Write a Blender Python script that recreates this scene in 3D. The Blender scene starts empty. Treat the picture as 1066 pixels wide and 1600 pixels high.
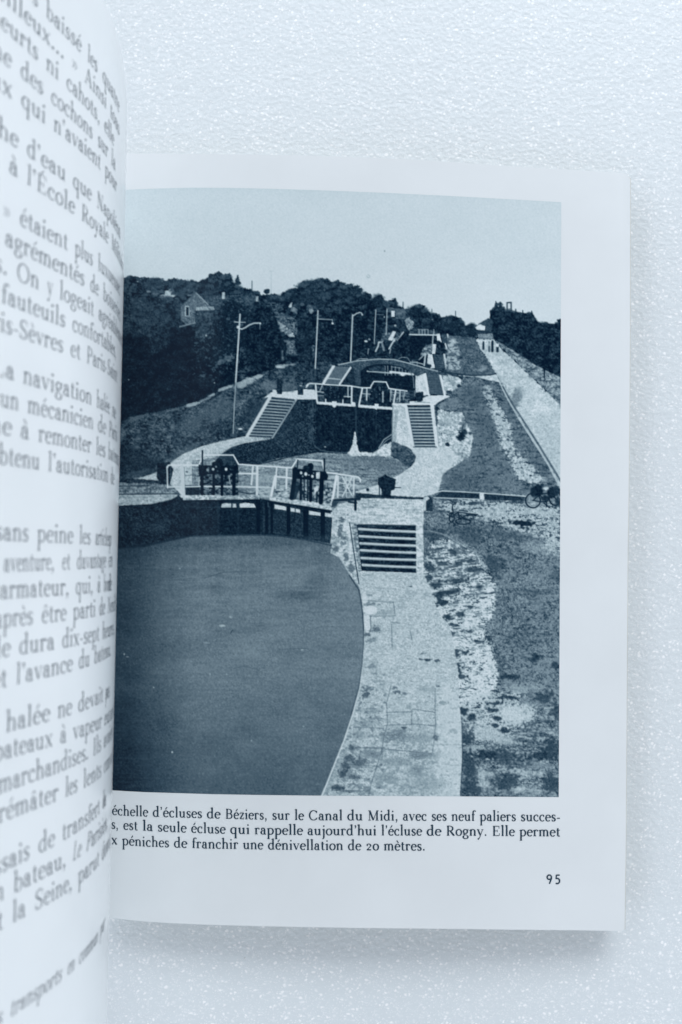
import bpy, math
import numpy as np

# ================================================================ camera, light, exposure
F_PX = 1110.0                      # focal length in pixels of a 1066 x 1600 frame
TILT = math.atan(70/F_PX)          # the lens looks a little towards the head of the page
H = 0.1947                         # lens above the page, metres
CX, CY = 533.0, 800.0
sc = bpy.context.scene
COL = sc.collection
cam = bpy.data.cameras.new('camera')
cam_ob = bpy.data.objects.new('camera', cam); COL.objects.link(cam_ob)
cam.sensor_fit = 'VERTICAL'; cam.sensor_height = 36.0; cam.sensor_width = 24.0
cam.lens = 36.0*F_PX/1600
cam.clip_start = 0.005; cam.clip_end = 20
cam_ob.location = (0, 0, H); cam_ob.rotation_euler = (TILT, 0, 0)
cam.dof.use_dof = True; cam.dof.focus_distance = H*1.0
cam.dof.aperture_fstop = 13.0
sc.camera = cam_ob
world = bpy.data.worlds.new('World'); sc.world = world; world.use_nodes = True
wn, wl = world.node_tree.nodes, world.node_tree.links
wb = wn['Background']
# a room lit from its windows: bright walls all round, brightest towards the head of the book, dim straight overhead
w_tc = wn.new('ShaderNodeTexCoord'); w_sx = wn.new('ShaderNodeSeparateXYZ'); wl.new(w_tc.outputs['Generated'], w_sx.inputs[0])
w_up = wn.new('ShaderNodeMapRange'); w_up.interpolation_type = 'SMOOTHSTEP'
for k, v in zip(('From Min', 'From Max', 'To Min', 'To Max'), (.60, .80, 1.0, .05)): w_up.inputs[k].default_value = v
wl.new(w_sx.outputs['Z'], w_up.inputs['Value'])
w_y = wn.new('ShaderNodeMapRange')
for k, v in zip(('From Min', 'From Max', 'To Min', 'To Max'), (-1, 1, .86, 1.14)): w_y.inputs[k].default_value = v
wl.new(w_sx.outputs['Y'], w_y.inputs['Value'])
w_m = wn.new('ShaderNodeMath'); w_m.operation = 'MULTIPLY'; wl.new(w_up.outputs[0], w_m.inputs[0]); wl.new(w_y.outputs[0], w_m.inputs[1])
w_x = wn.new('ShaderNodeMapRange')
for k, v in zip(('From Min', 'From Max', 'To Min', 'To Max'), (-1, 1, 1.25, .75)): w_x.inputs[k].default_value = v
wl.new(w_sx.outputs['X'], w_x.inputs['Value'])
w_mx = wn.new('ShaderNodeMath'); w_mx.operation = 'MULTIPLY'; wl.new(w_m.outputs[0], w_mx.inputs[0]); wl.new(w_x.outputs[0], w_mx.inputs[1])
w_s = wn.new('ShaderNodeMath'); w_s.operation = 'MULTIPLY'; wl.new(w_mx.outputs[0], w_s.inputs[0]); w_s.inputs[1].default_value = 1.66
wl.new(w_s.outputs[0], wb.inputs['Strength'])
wb.inputs['Color'].default_value = (0.83, 0.90, 1.0, 1)
def area(name, loc, target, size, power, color, size_y=None):
    l = bpy.data.lights.new(name, 'AREA'); l.energy = power; l.color = color
    l.shape = 'RECTANGLE'; l.size = size; l.size_y = size_y or size
    o = bpy.data.objects.new(name, l); COL.objects.link(o); o.location = loc
    d = [t-a for a, t in zip(loc, target)]
    from mathutils import Vector
    o.rotation_euler = Vector(d).to_track_quat('-Z', 'Y').to_euler()
    return o
area('window_light', (0.45, 1.75, 1.18), (0, 0, 0), 1.2, 21.0, (0.93, 0.97, 1.0), 0.6)
sc.view_settings.view_transform = 'Standard'; sc.view_settings.look = 'None'
sc.view_settings.exposure = 0.0; sc.view_settings.gamma = 1.0
sc.view_settings.use_curve_mapping = False
sc.render.engine = 'CYCLES'
sc.cycles.use_denoising = True
try: sc.cycles.max_bounces = 8
except Exception: pass

CT, ST = math.cos(TILT), math.sin(TILT)
S0 = F_PX/(H*CT)                   # pixels per metre on the table plane, below the lens
def project(x, y, z):
    dz = z-H
    yc = y*CT+dz*ST; zc = -y*ST+dz*CT
    return CX+F_PX*x/(-zc), CY-F_PX*yc/(-zc)
def ray(px, py):
    dx = (np.asarray(px, float)-CX)/F_PX; dy = (CY-np.asarray(py, float))/F_PX
    return dx, dy*CT+ST, dy*ST-CT  # world direction
# ================================================================ the open book's surfaces
GUT = -0.069                       # where the leaves meet
def z_right(x):
    """height of the right-hand page: it arches out of the gutter and falls to its fore-edge"""
    t = np.clip((np.asarray(x, float)-GUT)/0.149, 0, 1.1)
    return 0.0030*np.power(np.clip(np.sin(np.pi*np.clip(t, 0, 1)), 0, 1), .8)-0.0012*np.exp(-t*22)
def on_right(px, py, lift=0.0):
    dx, dy, dz = ray(px, py)
    z = np.zeros_like(dx)+.001
    for _ in range(7):
        k = (z-H)/dz
        z = z_right(dx*k)+lift
    k = (z-H)/dz
    return np.stack([dx*k, dy*k, z], -1)
# left-hand leaf: cross-section (x, z), standing up out of the gutter, bulging over it and leaning back
LP = np.array([(-69, -1.6), (-66.2, 2.5), (-61.5, 10), (-57, 18.6), (-52.9, 27.5), (-50.0, 35.5), (-48.2, 43), (-47.5, 49), (-47.6, 56),
               (-49.9, 65.8), (-52.8, 72.7), (-55.3, 78.8), (-60.5, 88.0), (-68, 97), (-78, 105), (-91, 112), (-106, 117), (-120, 120)])/1000
def spline(P, n):
    d = np.r_[0, np.cumsum(np.hypot(*np.diff(P, axis=0).T))]
    m = np.gradient(P, d, axis=0)
    t = np.linspace(0, d[-1], n); i = np.clip(np.searchsorted(d, t)-1, 0, len(d)-2)
    h = (d[i+1]-d[i])[:, None]; u = ((t-d[i])/(d[i+1]-d[i]))[:, None]
    return ((2*u**3-3*u*u+1)*P[i]+(u**3-2*u*u+u)*h*m[i]+(-2*u**3+3*u*u)*P[i+1]+(u**3-u*u)*h*m[i+1])
LC = spline(LP, 600)
for _ in range(40): LC[1:-1] = LC[1:-1]*.5+.25*(LC[:-2]+LC[2:])
LS = np.r_[0, np.cumsum(np.hypot(*np.diff(LC, axis=0).T))]      # arc length from the gutter
LT = np.gradient(LC, LS, axis=0); LT /= np.linalg.norm(LT, axis=1)[:, None]
SKEW = 0.0028
Y_TOP, Y_BOT = 0.1115, -0.1040
def left_at(s, y, lift=0.0):
    s = np.asarray(s, float); y = np.asarray(y, float)
    x = np.interp(s, LS, LC[:, 0]); z = np.interp(s, LS, LC[:, 1])
    tx = np.interp(s, LS, LT[:, 0]); tz = np.interp(s, LS, LT[:, 1])
    return np.stack([x+tz*lift+SKEW*y, y+0*x, z-tx*lift], -1)   # normal faces right / up
def left_sy(px, py):
    """page coordinates of a spot on the visible face of the left leaf"""
    ss = LS[200:]; y = 0.0
    for _ in range(14):
        p = left_at(ss, np.full(len(ss), y)); ux, uy = project(p[:, 0], p[:, 1], p[:, 2])
        k = int(np.argmax(ux)); s = float(np.interp(-px, -ux[k:], ss[k:]))
        def yy(v):
            q = left_at(s, v); return float(project(q[0], q[1], q[2])[1])
        lo, hi = -.16, .16
        for _ in range(30):
            mid = (lo+hi)/2
            if yy(mid) > py: lo = mid
            else: hi = mid
        y = (lo+hi)/2
    return s, y
# ================================================================ a hand-cut book face: strokes of a broad pen, x-height = 1
THK, THN = .215, .085
def _arc(cx, cy, rx, ry, a0, a1, n=None):
    n = n or max(4, int(abs(a1-a0)/22))
    t = np.radians(np.linspace(a0, a1, n+1))
    return [(cx+rx*math.cos(a), cy+ry*math.sin(a)) for a in t]
def A(*a): return ('c', _arc(*a), None)
def L(*p, w=None): return ('c', [(p[i], p[i+1]) for i in range(0, len(p), 2)], w)
def F(x, y, h=.2): return ('c', [(x-h, y), (x+h, y)], .075)            # foot serif
def S(x, y): return ('c', [(x-.24, y-.13), (x+.03, y-.02)], .1)          # flag serif on a stem
def D(x, y, r=.13): return ('d', (x, y), r)
def V(x, y0, y1): return ('c', [(x, y0), (x, y1)], THK)
AS = 1.70; DS = -.68; CP = 1.54; TR = .10
G = {
 'a': (.92, [A(.40, .72, .24, .26, 165, 0), V(.64, .74, .16), A(.74, .15, .10, .13, 180, 330), A(.40, .29, .29, .27, 70, 330), L(.5, .56, .64, .62), D(.2, .72, .1)]),
 'b': (1.08, [V(.24, AS, .05), S(.24, AS), A(.55, .49, .40, .49, 150, -160)]),
 'c': (.88, [A(.50, .49, .40, .49, 50, 315), D(.72, .78, .11)]),
 'd': (1.08, [V(.80, AS, .04), S(.80, AS), A(.5, .49, .40, .49, 35, 325), F(.92, .04, .13)]),
 'e': (.90, [A(.48, .49, .38, .49, 8, 318), L(.12, .56, .84, .56, w=.08)]),
 'f': (.62, [V(.28, 1.25, .03), A(.52, 1.28, .24, .32, 180, 45), L(.06, .96, .58, .96, w=.085), F(.28, .03), D(.68, 1.5, .1)]),
 'g': (.96, [A(.44, .66, .31, .32, 0, 360), L(.26, .38, .18, .22, .34, .13, .62, .1), A(.46, -.22, .38, .26, 60, -240), L(.68, .86, .92, .96, w=.11)]),
 'h': (1.12, [V(.24, AS, .03), S(.24, AS), F(.24, .03), A(.56, .66, .30, .33, 165, 0), V(.86, .68, .03), F(.86, .03)]),
 'i': (.54, [V(.27, .98, .03), S(.27, .98), F(.27, .03), D(.26, 1.42, .13)]),
 'j': (.52, [V(.30, .98, -.3), S(.3, .98), A(.1, -.3, .2, .28, 0, -100), D(.29, 1.42, .13)]),
 'k': (1.06, [V(.24, AS, .03), S(.24, AS), F(.24, .03), L(.30, .42, .82, .96, w=.09), L(.46, .55, .88, .03, w=.2), F(.86, .97, .18), F(.9, .03, .16)]),
 'l': (.54, [V(.27, AS, .03), S(.27, AS), F(.27, .03)]),
 'm': (1.66, [V(.24, .98, .03), S(.24, .98), F(.24, .03), A(.53, .66, .28, .33, 165, 0), V(.81, .68, .03), F(.81, .03), A(1.10, .66, .28, .33, 165, 0), V(1.39, .68, .03), F(1.39, .03)]),
 'n': (1.12, [V(.24, .98, .03), S(.24, .98), F(.24, .03), A(.56, .66, .30, .33, 165, 0), V(.86, .68, .03), F(.86, .03)]),
 'o': (1.0, [A(.5, .49, .41, .49, 0, 360)]),
 'p': (1.08, [V(.24, .98, DS), S(.24, .98), F(.24, DS), A(.55, .49, .40, .49, 150, -150)]),
 'q': (1.06, [V(.80, .98, DS), F(.80, DS), A(.5, .49, .40, .49, 35, 325)]),
 'r': (.80, [V(.24, .98, .03), S(.24, .98), F(.26, .03, .23), A(.52, .66, .28, .32, 165, 60), D(.68, .86, .12)]),
 's': (.76, [A(.40, .73, .25, .26, 45, 210), L(.18, .62, .58, .40, w=.2), A(.36, .27, .27, .27, 30, -150), L(.64, .97, .63, .72, w=.07), L(.11, .30, .11, .03, w=.07)]),
 't': (.66, [V(.28, 1.28, .22), A(.46, .22, .18, .21, 180, 320), L(.06, .96, .60, .96, w=.085)]),
 'u': (1.12, [V(.24, .97, .32), S(.24, .97), A(.52, .32, .28, .3, 180, 340), V(.84, .97, .03), S(.84, .97), F(.95, .03, .12)]),
 'v': (1.0, [L(.14, .97, .52, .03, w=.2), L(.52, .03, .86, .97, w=.085), F(.17, .97, .18), F(.84, .97, .16)]),
 'x': (1.02, [L(.14, .97, .86, .03, w=.2), L(.84, .97, .16, .03, w=.085), F(.18, .97, .17), F(.82, .97, .16), F(.18, .03, .16), F(.84, .03, .17)]),
 'y': (1.0, [L(.14, .97, .53, .05, w=.2), L(.87, .97, .46, -.18, .3, -.5, w=.085), F(.17, .97, .18), F(.84, .97, .16), D(.2, -.5, .13)]),
 'z': (.84, [L(.12, .96, .72, .96, w=.1), L(.72, .96, .12, .04, w=.19), L(.12, .04, .74, .04, w=.1), L(.12, .96, .11, .74, w=.07), L(.74, .04, .75, .28, w=.07)]),
 'A': (1.5, [L(.74, CP, .24, .03, w=.09), L(.72, CP, 1.26, .03, w=.24), L(.42, .52, 1.06, .52, w=.085), F(.22, .03, .2), F(1.26, .03, .24)]),
 'B': (1.38, [V(.34, CP, .03), L(.14, CP-.03, .7, CP-.03, w=.08), L(.14, .04, .74, .04, w=.08), L(.34, .8, .7, .8, w=.08), A(.72, 1.13, .36, .34, 90, -90), A(.74, .42, .42, .38, 90, -90)]),
 'C': (1.46, [A(.78, .75, .64, .76, 42, 318), L(1.28, 1.46, 1.28, 1.1, w=.08), L(1.3, .4, 1.3, .1, w=.07)]),
 'E': (1.32, [V(.34, CP, .03), L(.14, CP-.03, 1.1, CP-.03, w=.08), L(.14, .04, 1.16, .04, w=.08), L(.34, .78, .84, .78, w=.08), L(1.1, CP, 1.12, 1.16, w=.08), L(1.14, .04, 1.2, .4, w=.08), L(.84, .98, .84, .58, w=.07)]),
 'I': (.72, [V(.36, CP, .03), F(.36, CP-.03, .24), F(.36, .03, .24)]),
 'L': (1.24, [V(.34, CP, .03), F(.34, CP-.03, .22), L(.14, .04, 1.1, .04, w=.08), L(1.08, .04, 1.14, .44, w=.08)]),
 'M': (1.9, [L(.34, CP, .32, .03, w=.09), L(.34, CP, .94, .05, w=.23), L(.94, .05, 1.52, CP, w=.08), V(1.54, CP, .03), F(.3, CP-.03, .2), F(.32, .03, .22), F(1.6, CP-.03, .2), F(1.54, .03, .24)]),
 'N': (1.6, [L(.34, CP, .34, .03, w=.09), L(.32, CP, 1.26, .03, w=.23), L(1.28, CP, 1.28, .03, w=.09), F(.28, CP-.03, .2), F(.34, .03, .22), F(1.28, CP-.03, .22)]),
 'O': (1.6, [A(.8, .75, .66, .77, 0, 360)]),
 'P': (1.26, [V(.34, CP, .03), L(.14, CP-.03, .7, CP-.03, w=.08), F(.34, .03, .24), L(.34, .72, .7, .72, w=.08), A(.7, 1.09, .40, .37, 90, -90)]),
 'R': (1.44, [V(.34, CP, .03), L(.14, CP-.03, .7, CP-.03, w=.08), F(.34, .03, .22), L(.34, .76, .7, .76, w=.08), A(.7, 1.11, .38, .35, 90, -90), L(.66, .76, 1.24, .03, w=.23), F(1.28, .04, .14)]),
 'S': (1.12, [A(.56, 1.13, .38, .38, 40, 205), L(.22, .98, .86, .58, w=.23), A(.54, .4, .42, .4, 28, -155), L(.95, 1.48, .94, 1.1, w=.075), L(.15, .46, .14, .03, w=.075)]),
 '2': (.94, [A(.44, .72, .29, .27, 165, -20), L(.71, .62, .14, .05, w=.1), L(.12, .07, .82, .07, w=.15), D(.2, .74, .1)]),
 '0': (1.0, [A(.5, .49, .39, .49, 0, 360)]),
 ',': (.5, [D(.24, .09, .14), L(.32, .06, .28, -.16, .14, -.3, w=.1)]), '.': (.5, [D(.24, .11, .14)]),
 "'": (.42, [D(.2, 1.46, .13), L(.28, 1.44, .25, 1.24, .14, 1.1, w=.1)]),
 '-': (.66, [L(.1, .46, .56, .46, w=.12)]), ' ': (.5, []),
 '»': (.9, [L(.12, .82, .38, .48, .12, .14, w=.09), L(.46, .82, .72, .48, .46, .14, w=.09)]),
}
def _acc(ch, strokes): w, s = G[ch]; return (w, s+strokes)
G['é'] = _acc('e', [L(.38, 1.2, .66, 1.56, w=.13)]); G['è'] = _acc('e', [L(.62, 1.2, .32, 1.56, w=.13)])
G['ê'] = _acc('e', [L(.24, 1.2, .48, 1.5, .74, 1.2, w=.1)]); G['à'] = _acc('a', [L(.58, 1.2, .28, 1.56, w=.13)])
G['â'] = _acc('a', [L(.2, 1.2, .44, 1.5, .68, 1.2, w=.1)]); G['É'] = _acc('E', [L(.56, 1.66, .86, 1.94, w=.13)])
MONO = {'9': (1.04, [('c', _arc(.43, 1.0, .29, .33, 0, 360), .2), ('c', [(.72, 1.0), (.70, .72), (.44, .02)], .2)]),
        '5': (.86, [L(.70, 1.33, .26, 1.33, w=.19), L(.25, 1.36, .2, .74, w=.17), ('c', _arc(.37, .44, .31, .40, 120, -130), .2)])}
def width(word, font=None):
    f = font or G
    return sum((f.get(c) or G[c])[0]+TR for c in word)-TR
def outline(word, slant=0.0, font=None, bold=1.0):
    """the word as pen strokes: a list of closed strips [(x, y) left side], [(x, y) right side]"""
    f = font or G; x0 = 0; out = []
    for c in word:
        w, strokes = f.get(c) or G[c]
        for st in strokes:
            if st[0] == 'd':
                (cx, cy), r = st[1], st[2]*.95
                a = np.linspace(0, np.pi, 6)
                l = [(cx-r*math.cos(t), cy+r*math.sin(t)) for t in a]; q = [(cx-r*math.cos(t), cy-r*math.sin(t)) for t in a]
                out.append([[(x0+u, v) for u, v in l], [(x0+u, v) for u, v in q]]); continue
            p = np.array(st[1], float)
            if len(p) == 2: p = np.array([p[0]+(p[1]-p[0])*t for t in np.linspace(0, 1, 4)])
            t = np.gradient(p, axis=0); t /= (np.linalg.norm(t, axis=1)[:, None]+1e-9)
            if st[2]: wd = np.full(len(p), st[2])
            else: wd = THN+(THK-THN)*np.abs(t[:, 1])**1.4
            wd = wd*bold; nrm = np.stack([-t[:, 1], t[:, 0]], -1)*wd[:, None]/2
            out.append([[(x0+u, v) for u, v in p+nrm], [(x0+u, v) for u, v in p-nrm]])
        x0 += w+TR
    return [[[(u+slant*v, v) for u, v in side] for side in strip] for strip in out]
# ---------------------------------------------------------------- the printed picture (tones 0..255, page pixels)
PX0, PY0, PW, PH, SS = 110, 284, 780, 970, 2
CW, CH = PW*SS, PH*SS
_rs = np.random.RandomState(7)
T = np.full((CH, CW), 200.0)

def _up(g, n, axis):
    m = g.shape[axis]
    t = np.linspace(0, m-1.001, n); i = t.astype(int); f = t-i; f = f*f*(3-2*f)
    a = np.take(g, i, axis); b = np.take(g, i+1, axis)
    sh = [1, 1]; sh[axis] = n
    return a + (b-a)*f.reshape(sh)
def vn(sx, sy, seed):
    r = np.random.RandomState(seed)
    g = r.rand(max(2, int(PH/sy)+2), max(2, int(PW/sx)+2))
    return _up(_up(g, CH, 0), CW, 1)
def fbm(sx, sy, seed, o=3):
    s = 0; w = 0
    for k in range(o):
        a = .5**k; s = s + a*vn(max(.6, sx/2**k), max(.6, sy/2**k), seed+k*17); w += a
    return s/w
GR1 = _rs.randn(CH, CW)
def box(m, r):
    r = int(round(r*SS))
    if r < 1: return m
    for ax in (0, 1):
        c = np.cumsum(np.pad(m, [(r+1, r) if a == ax else (0, 0) for a in (0, 1)], mode='edge'), axis=ax)
        n = m.shape[ax]; k = 2*r+1
        m = (np.take(c, np.arange(k, k+n), ax)-np.take(c, np.arange(0, n), ax))/k
    return m
GR = box(GR1, .5); GR /= GR.std()
N_F = fbm(3, 2.4, 11, 2)-.5; N_M = fbm(9, 6, 23, 3)-.5; N_L = fbm(46, 30, 37, 3)-.5
N_S = fbm(14, 2.2, 51, 3)-.5; N_T = fbm(5, 4.5, 63, 2)-.5
HY, HX = np.mgrid[0:CH, 0:CW]/SS
HT = np.sin((HX+HY)*2*np.pi/3.3)*np.sin((HX-HY)*2*np.pi/3.3)

def poly(pts):
    p = np.array(pts, float); x = (p[:, 0]-PX0)*SS; y = (p[:, 1]-PY0)*SS
    m = np.zeros((CH, CW)); n = len(p)
    y0 = max(0, int(y.min())); y1 = min(CH-1, int(y.max())+1)
    for r in range(y0, y1+1):
        yc = r+.5; xs = []
        for i in range(n):
            j = (i+1) % n
            if (y[i] <= yc) != (y[j] <= yc): xs.append(x[i]+(yc-y[i])/(y[j]-y[i])*(x[j]-x[i]))
        xs.sort()
        for a, b in zip(xs[0::2], xs[1::2]):
            a0, b0 = int(max(0, np.ceil(a-.5))), int(min(CW, np.ceil(b-.5)))
            if b0 > a0: m[r, a0:b0] = 1
    return m
def put(m, tone, a=1.0):
    global T
    T = T*(1-m*a)+tone*m*a
def rough(m, r=2, k=.9, n=None, sharp=3.2):
    n = N_T if n is None else n
    b = box(box(m, r), r/2)
    return np.clip((b-.5+k*n+.07*GR*(r > 1.1))*sharp+.5, 0, 1)*np.clip(b*6-.4, 0, 1)
def tex(base, f=0, m=0, l=0, s=0, g=6):
    return base+1.9*(f*N_F+m*N_M+l*N_L+s*N_S)+1.35*g*GR
def mott(pts, n, gain, bias, tone, a, r=3):
    put(box(poly(pts), r)*np.clip(n*gain-bias, 0, 1), tone, a)
def scat(g, r, n, gain, bias, tone, a):
    b = box(g, r)
    put(np.clip((b-.5+n+.16*GR)*gain*.6+bias, 0, 1)*np.clip(b*2.4-.25, 0, 1), tone, a)
def fill(pts, base, r=None, k=.9, a=1, n=None, **kw):
    m = poly(pts)
    if r: m = rough(m, r, k, n)
    put(m, tex(base, **kw), a)
def line(pts, w, tone, a=1.0, w2=None):
    global T
    pts = [((px-PX0)*SS, (py-PY0)*SS) for px, py in pts]
    w2 = w if w2 is None else w2; n = max(1, len(pts)-1)
    for i in range(n):
        (x0, y0), (x1, y1) = pts[i], pts[i+1]
        wa = (w+(w2-w)*i/n)*SS; pad = wa/2+2
        X0, X1 = int(max(0, min(x0, x1)-pad)), int(min(CW, max(x0, x1)+pad+1))
        Y0, Y1 = int(max(0, min(y0, y1)-pad)), int(min(CH, max(y0, y1)+pad+1))
        if X1 <= X0 or Y1 <= Y0: continue
        yy, xx = np.mgrid[Y0:Y1, X0:X1]+.5
        dx, dy = x1-x0, y1-y0; L = dx*dx+dy*dy+1e-9
        t = np.clip(((xx-x0)*dx+(yy-y0)*dy)/L, 0, 1)
        d = np.hypot(xx-x0-t*dx, yy-y0-t*dy)
        m = np.clip(wa/2-d+.5, 0, 1)*a
        T[Y0:Y1, X0:X1] = T[Y0:Y1, X0:X1]*(1-m)+tone*m
def ell(cx, cy, rx, ry, tone, rot=0, a=1.0, soft=.0, rg=.0):
    """an ellipse; soft = feather 0..1, rg = ragged edge"""
    global T
    R = max(rx, ry)*1.7+3
    X0, X1 = int(max(0, (cx-R-PX0)*SS)), int(min(CW, (cx+R-PX0)*SS))
    Y0, Y1 = int(max(0, (cy-R-PY0)*SS)), int(min(CH, (cy+R-PY0)*SS))
    if X1 <= X0 or Y1 <= Y0: return
    yy, xx = np.mgrid[Y0:Y1, X0:X1]
    x = xx/SS+PX0-cx; y = yy/SS+PY0-cy
    c, s = np.cos(rot), np.sin(rot); u = (x*c+y*s)/rx; v = (-x*s+y*c)/ry
    d = np.hypot(u, v)
    if rg: d = d+rg*2*(N_T[Y0:Y1, X0:X1]+.6*N_F[Y0:Y1, X0:X1])
    e = max(soft, .7/min(rx, ry))
    m = np.clip((1-d)/e+.5, 0, 1)*a
    tt = tone+6*GR[Y0:Y1, X0:X1]
    T[Y0:Y1, X0:X1] = T[Y0:Y1, X0:X1]*(1-m)+tt*m
def ring(cx, cy, rx, ry, w, tone, a=1.0, n=22):
    line([(cx+rx*np.cos(i*2*np.pi/n), cy+ry*np.sin(i*2*np.pi/n)) for i in range(n+1)], w, tone, a)
def specks(x0, y0, x1, y1, n, r, tone, a=.8, seed=0, flat=.6):
    q = np.random.RandomState(seed+900)
    for _ in range(n):
        rr = r*(.4+q.rand()*.9)
        ell(x0+q.rand()*(x1-x0), y0+q.rand()*(y1-y0), rr, rr*flat, tone, 0, a*(.4+.6*q.rand()), .5)
def treads(a, b, c, d, n, wl, light, dark):
    """stair flight between left edge a->b and right edge c->d (top to bottom)"""
    fill([a, c, d, b], dark, g=5)
    for i in range(n):
        t = (i+.55)/n
        line([(a[0]+(b[0]-a[0])*t, a[1]+(b[1]-a[1])*t), (c[0]+(d[0]-c[0])*t, c[1]+(d[1]-c[1])*t)], wl, light, .92)

def paint_picture():
    global T
    # ---- sky
    T = 195+5*N_L+.8*GR+8*np.clip((330-HX-PX0)/160, 0, 1)+5*np.clip((HY-60)/140, 0, 1)  # lighter to the left: glare off the glossy page put into the tone
    T = T-5*np.clip((30-HY)/30, 0, 1)
    line([(424, 423), (424, 458)], .8, 172); line([(421, 423.5), (428, 424)], .8, 172)
    ell(575.5, 431.5, 3.2, 3.2, 178); ell(575, 431, 1.6, 1.6, 188); ell(601, 392, 1.1, 1.3, 130)
    # ---- wooded horizon
    hor = [(110, 440), (180, 436), (193, 434), (210, 430), (223, 435), (227, 433), (254, 434), (259, 439), (263, 436), (272, 435), (283, 437), (301, 438),
           (310, 441), (313, 438), (324, 435), (327, 429), (342, 425), (349, 429), (359, 427), (361, 434), (366, 443), (378, 448), (387, 451),
           (405, 456), (407, 461), (414, 461), (429, 459), (437, 462), (444, 456), (458, 449), (466, 453), (467, 445), (474, 438), (490, 438),
           (499, 434), (512, 436), (519, 441), (528, 438), (540, 443), (557, 445), (567, 451), (564, 460), (572, 456), (580, 460), (583, 468),
           (591, 460), (598, 459), (599, 467), (606, 472), (609, 468), (618, 467), (623, 476), (632, 482), (640, 482), (651, 475), (664, 478),
           (669, 488), (680, 490), (687, 490), (690, 496), (703, 493), (718, 496), (724, 501), (727, 509), (737, 504), (744, 508), (770, 512),
           (768, 484), (772, 480), (775, 471), (778, 477), (782, 472), (787, 478), (789, 484), (798, 484), (806, 487), (818, 491), (825, 489), (831, 487),
           (836, 499), (843, 505), (852, 502), (865, 509), (870, 501), (878, 497), (890, 497), (890, 640), (110, 700)]
    fill(hor, 36, r=1.5, k=1.25, n=N_F+.8*N_T, f=42, m=36, l=12, g=8)
    low = [(x, y+9) for x, y in hor]
    fill(low, 33, r=2, k=1, f=40, m=36, l=12, g=8)
    mott(low, N_F+.6*N_M+.8*N_T, 6, 1.3, 92, .55); mott(low, N_T+N_F, 6, 1.2, 16, .6)
    for x, y, w in ((371, 431, 5), (359, 427, 4), (342, 424, 4), (775, 471, 3), (782, 472, 3), (831, 486, 3), (825, 489, 3), (817, 485, 2), (806, 483, 2), (618, 466, 2)):
        line([(x, y), (x, y+9)], 1.4, 40); ell(x, y+9, w*.8, 4, 38, rg=.4); ell(x, y+4, w*.5, 2.5, 40, rg=.4)
    ell(417, 455, 4, 4.5, 42, rg=.5); line([(372, 430), (372, 448)], 1.5, 45); ell(372, 437, 4, 1.6, 52, rg=.3); ell(371, 443, 5, 1.8, 48, rg=.3)
    line([(394, 439), (394, 455)], 1.1, 60); line([(675, 483), (675, 492)], 1, 55); line([(712, 486), (712, 496)], 1.1, 55); line([(630, 472), (629.5, 502)], 1.2, 45)
    line([(792.5, 485), (792.5, 473), (798.8, 472.5), (798.8, 485)], 2.0, 48)
    # crowns standing out against each other
    for x, y, rx, ry, t in ((240, 445, 16, 9, 62), (275, 446, 15, 9, 58), (300, 448, 12, 8, 64), (345, 446, 20, 15, 30), (320, 448, 8, 10, 40), (385, 462, 14, 8, 46),
                            (500, 452, 30, 14, 46), (545, 462, 24, 12, 42), (480, 466, 20, 10, 50), (455, 462, 9, 9, 40), (425, 467, 12, 6, 52), (590, 470, 10, 9, 34),
                            (650, 487, 14, 9, 32), (705, 508, 18, 11, 34), (737, 515, 9, 10, 34), (790, 500, 16, 14, 36), (830, 520, 26, 18, 28), (860, 540, 16, 24, 24)):
        ell(x, y, rx, ry, t, 0, .75, .5, .3)
    put(poly([(190, 430), (312, 436), (312, 470), (190, 470)])*np.clip(N_T*5-.6, 0, 1)*np.clip((HY+PY0-440)/12, 0, 1), 120, .55)
    mott([(195, 440), (310, 442), (310, 466), (195, 470)], N_T+N_M, 4, .2, 74, .6); mott([(470, 448), (566, 452), (600, 476), (600, 500), (470, 490)], N_T+1.2*N_M, 4, .5, 70, .55, r=5)
    for x, y, rx, ry, t in ((262, 459, 6, 5, 178), (267, 453, 4, 3, 165), (255, 462, 5, 2.5, 150), (270, 462, 4, 2, 178), (243, 459, 6, 1.6, 130), (232, 455, 3, 1.6, 115),
                            (285, 457, 4, 2.4, 128), (297, 461, 5, 1.5, 118), (276, 466, 3, 1.5, 120), (507, 452, 1.6, 2.6, 150), (248, 464, 6, 1.6, 140)):
        ell(x, y, rx, ry, t, 0, .95, .4, .55)
    q = np.random.RandomState(5); hx = np.array([p[0] for p in hor[2:-2]], float); hy = np.array([p[1] for p in hor[2:-2]], float)
    od = np.argsort(hx); hx, hy = hx[od], hy[od]
    for _ in range(330):
        x = 190+q.rand()*686; y = np.interp(x, hx, hy)+3+q.rand()**1.3*80; r = 2.2+q.rand()*4.5
        if 700 < x < 772 and y > 515: continue
        ell(x+.5, y+r*.6, r*1.15, r*.8, 18, 0, .6, .8, .5); ell(x, y, r, r*.62, 62+q.rand()*34, 0, .62, .9, .9)
    # bank below the left wood, very dark slope
    fill([(185, 468), (285, 470), (300, 500), (330, 560), (300, 640), (185, 640)], 46, r=4, k=1, f=18, m=34, g=6)
    fill([(110, 520), (235, 525), (262, 512), (300, 512), (345, 560), (372, 600), (330, 620), (286, 637), (225, 655), (110, 690)], 21, r=7, k=.9, f=12, m=16, g=4)
    fill([(232, 500), (262, 505), (262, 540), (236, 560)], 40, r=5, f=30, m=20, a=.6)
    line([(236, 462), (234, 540)], 1.2, 70, .4); line([(228, 500), (240, 545)], 2, 72, .35); ell(233, 524, 4, 3, 90, 0, .5, .6, .5)
    # roofs and gabled house
    fill([(312, 463), (398, 460), (410, 474), (420, 486), (338, 484)], 66, r=1.0, k=.6, f=26, g=7)
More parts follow.
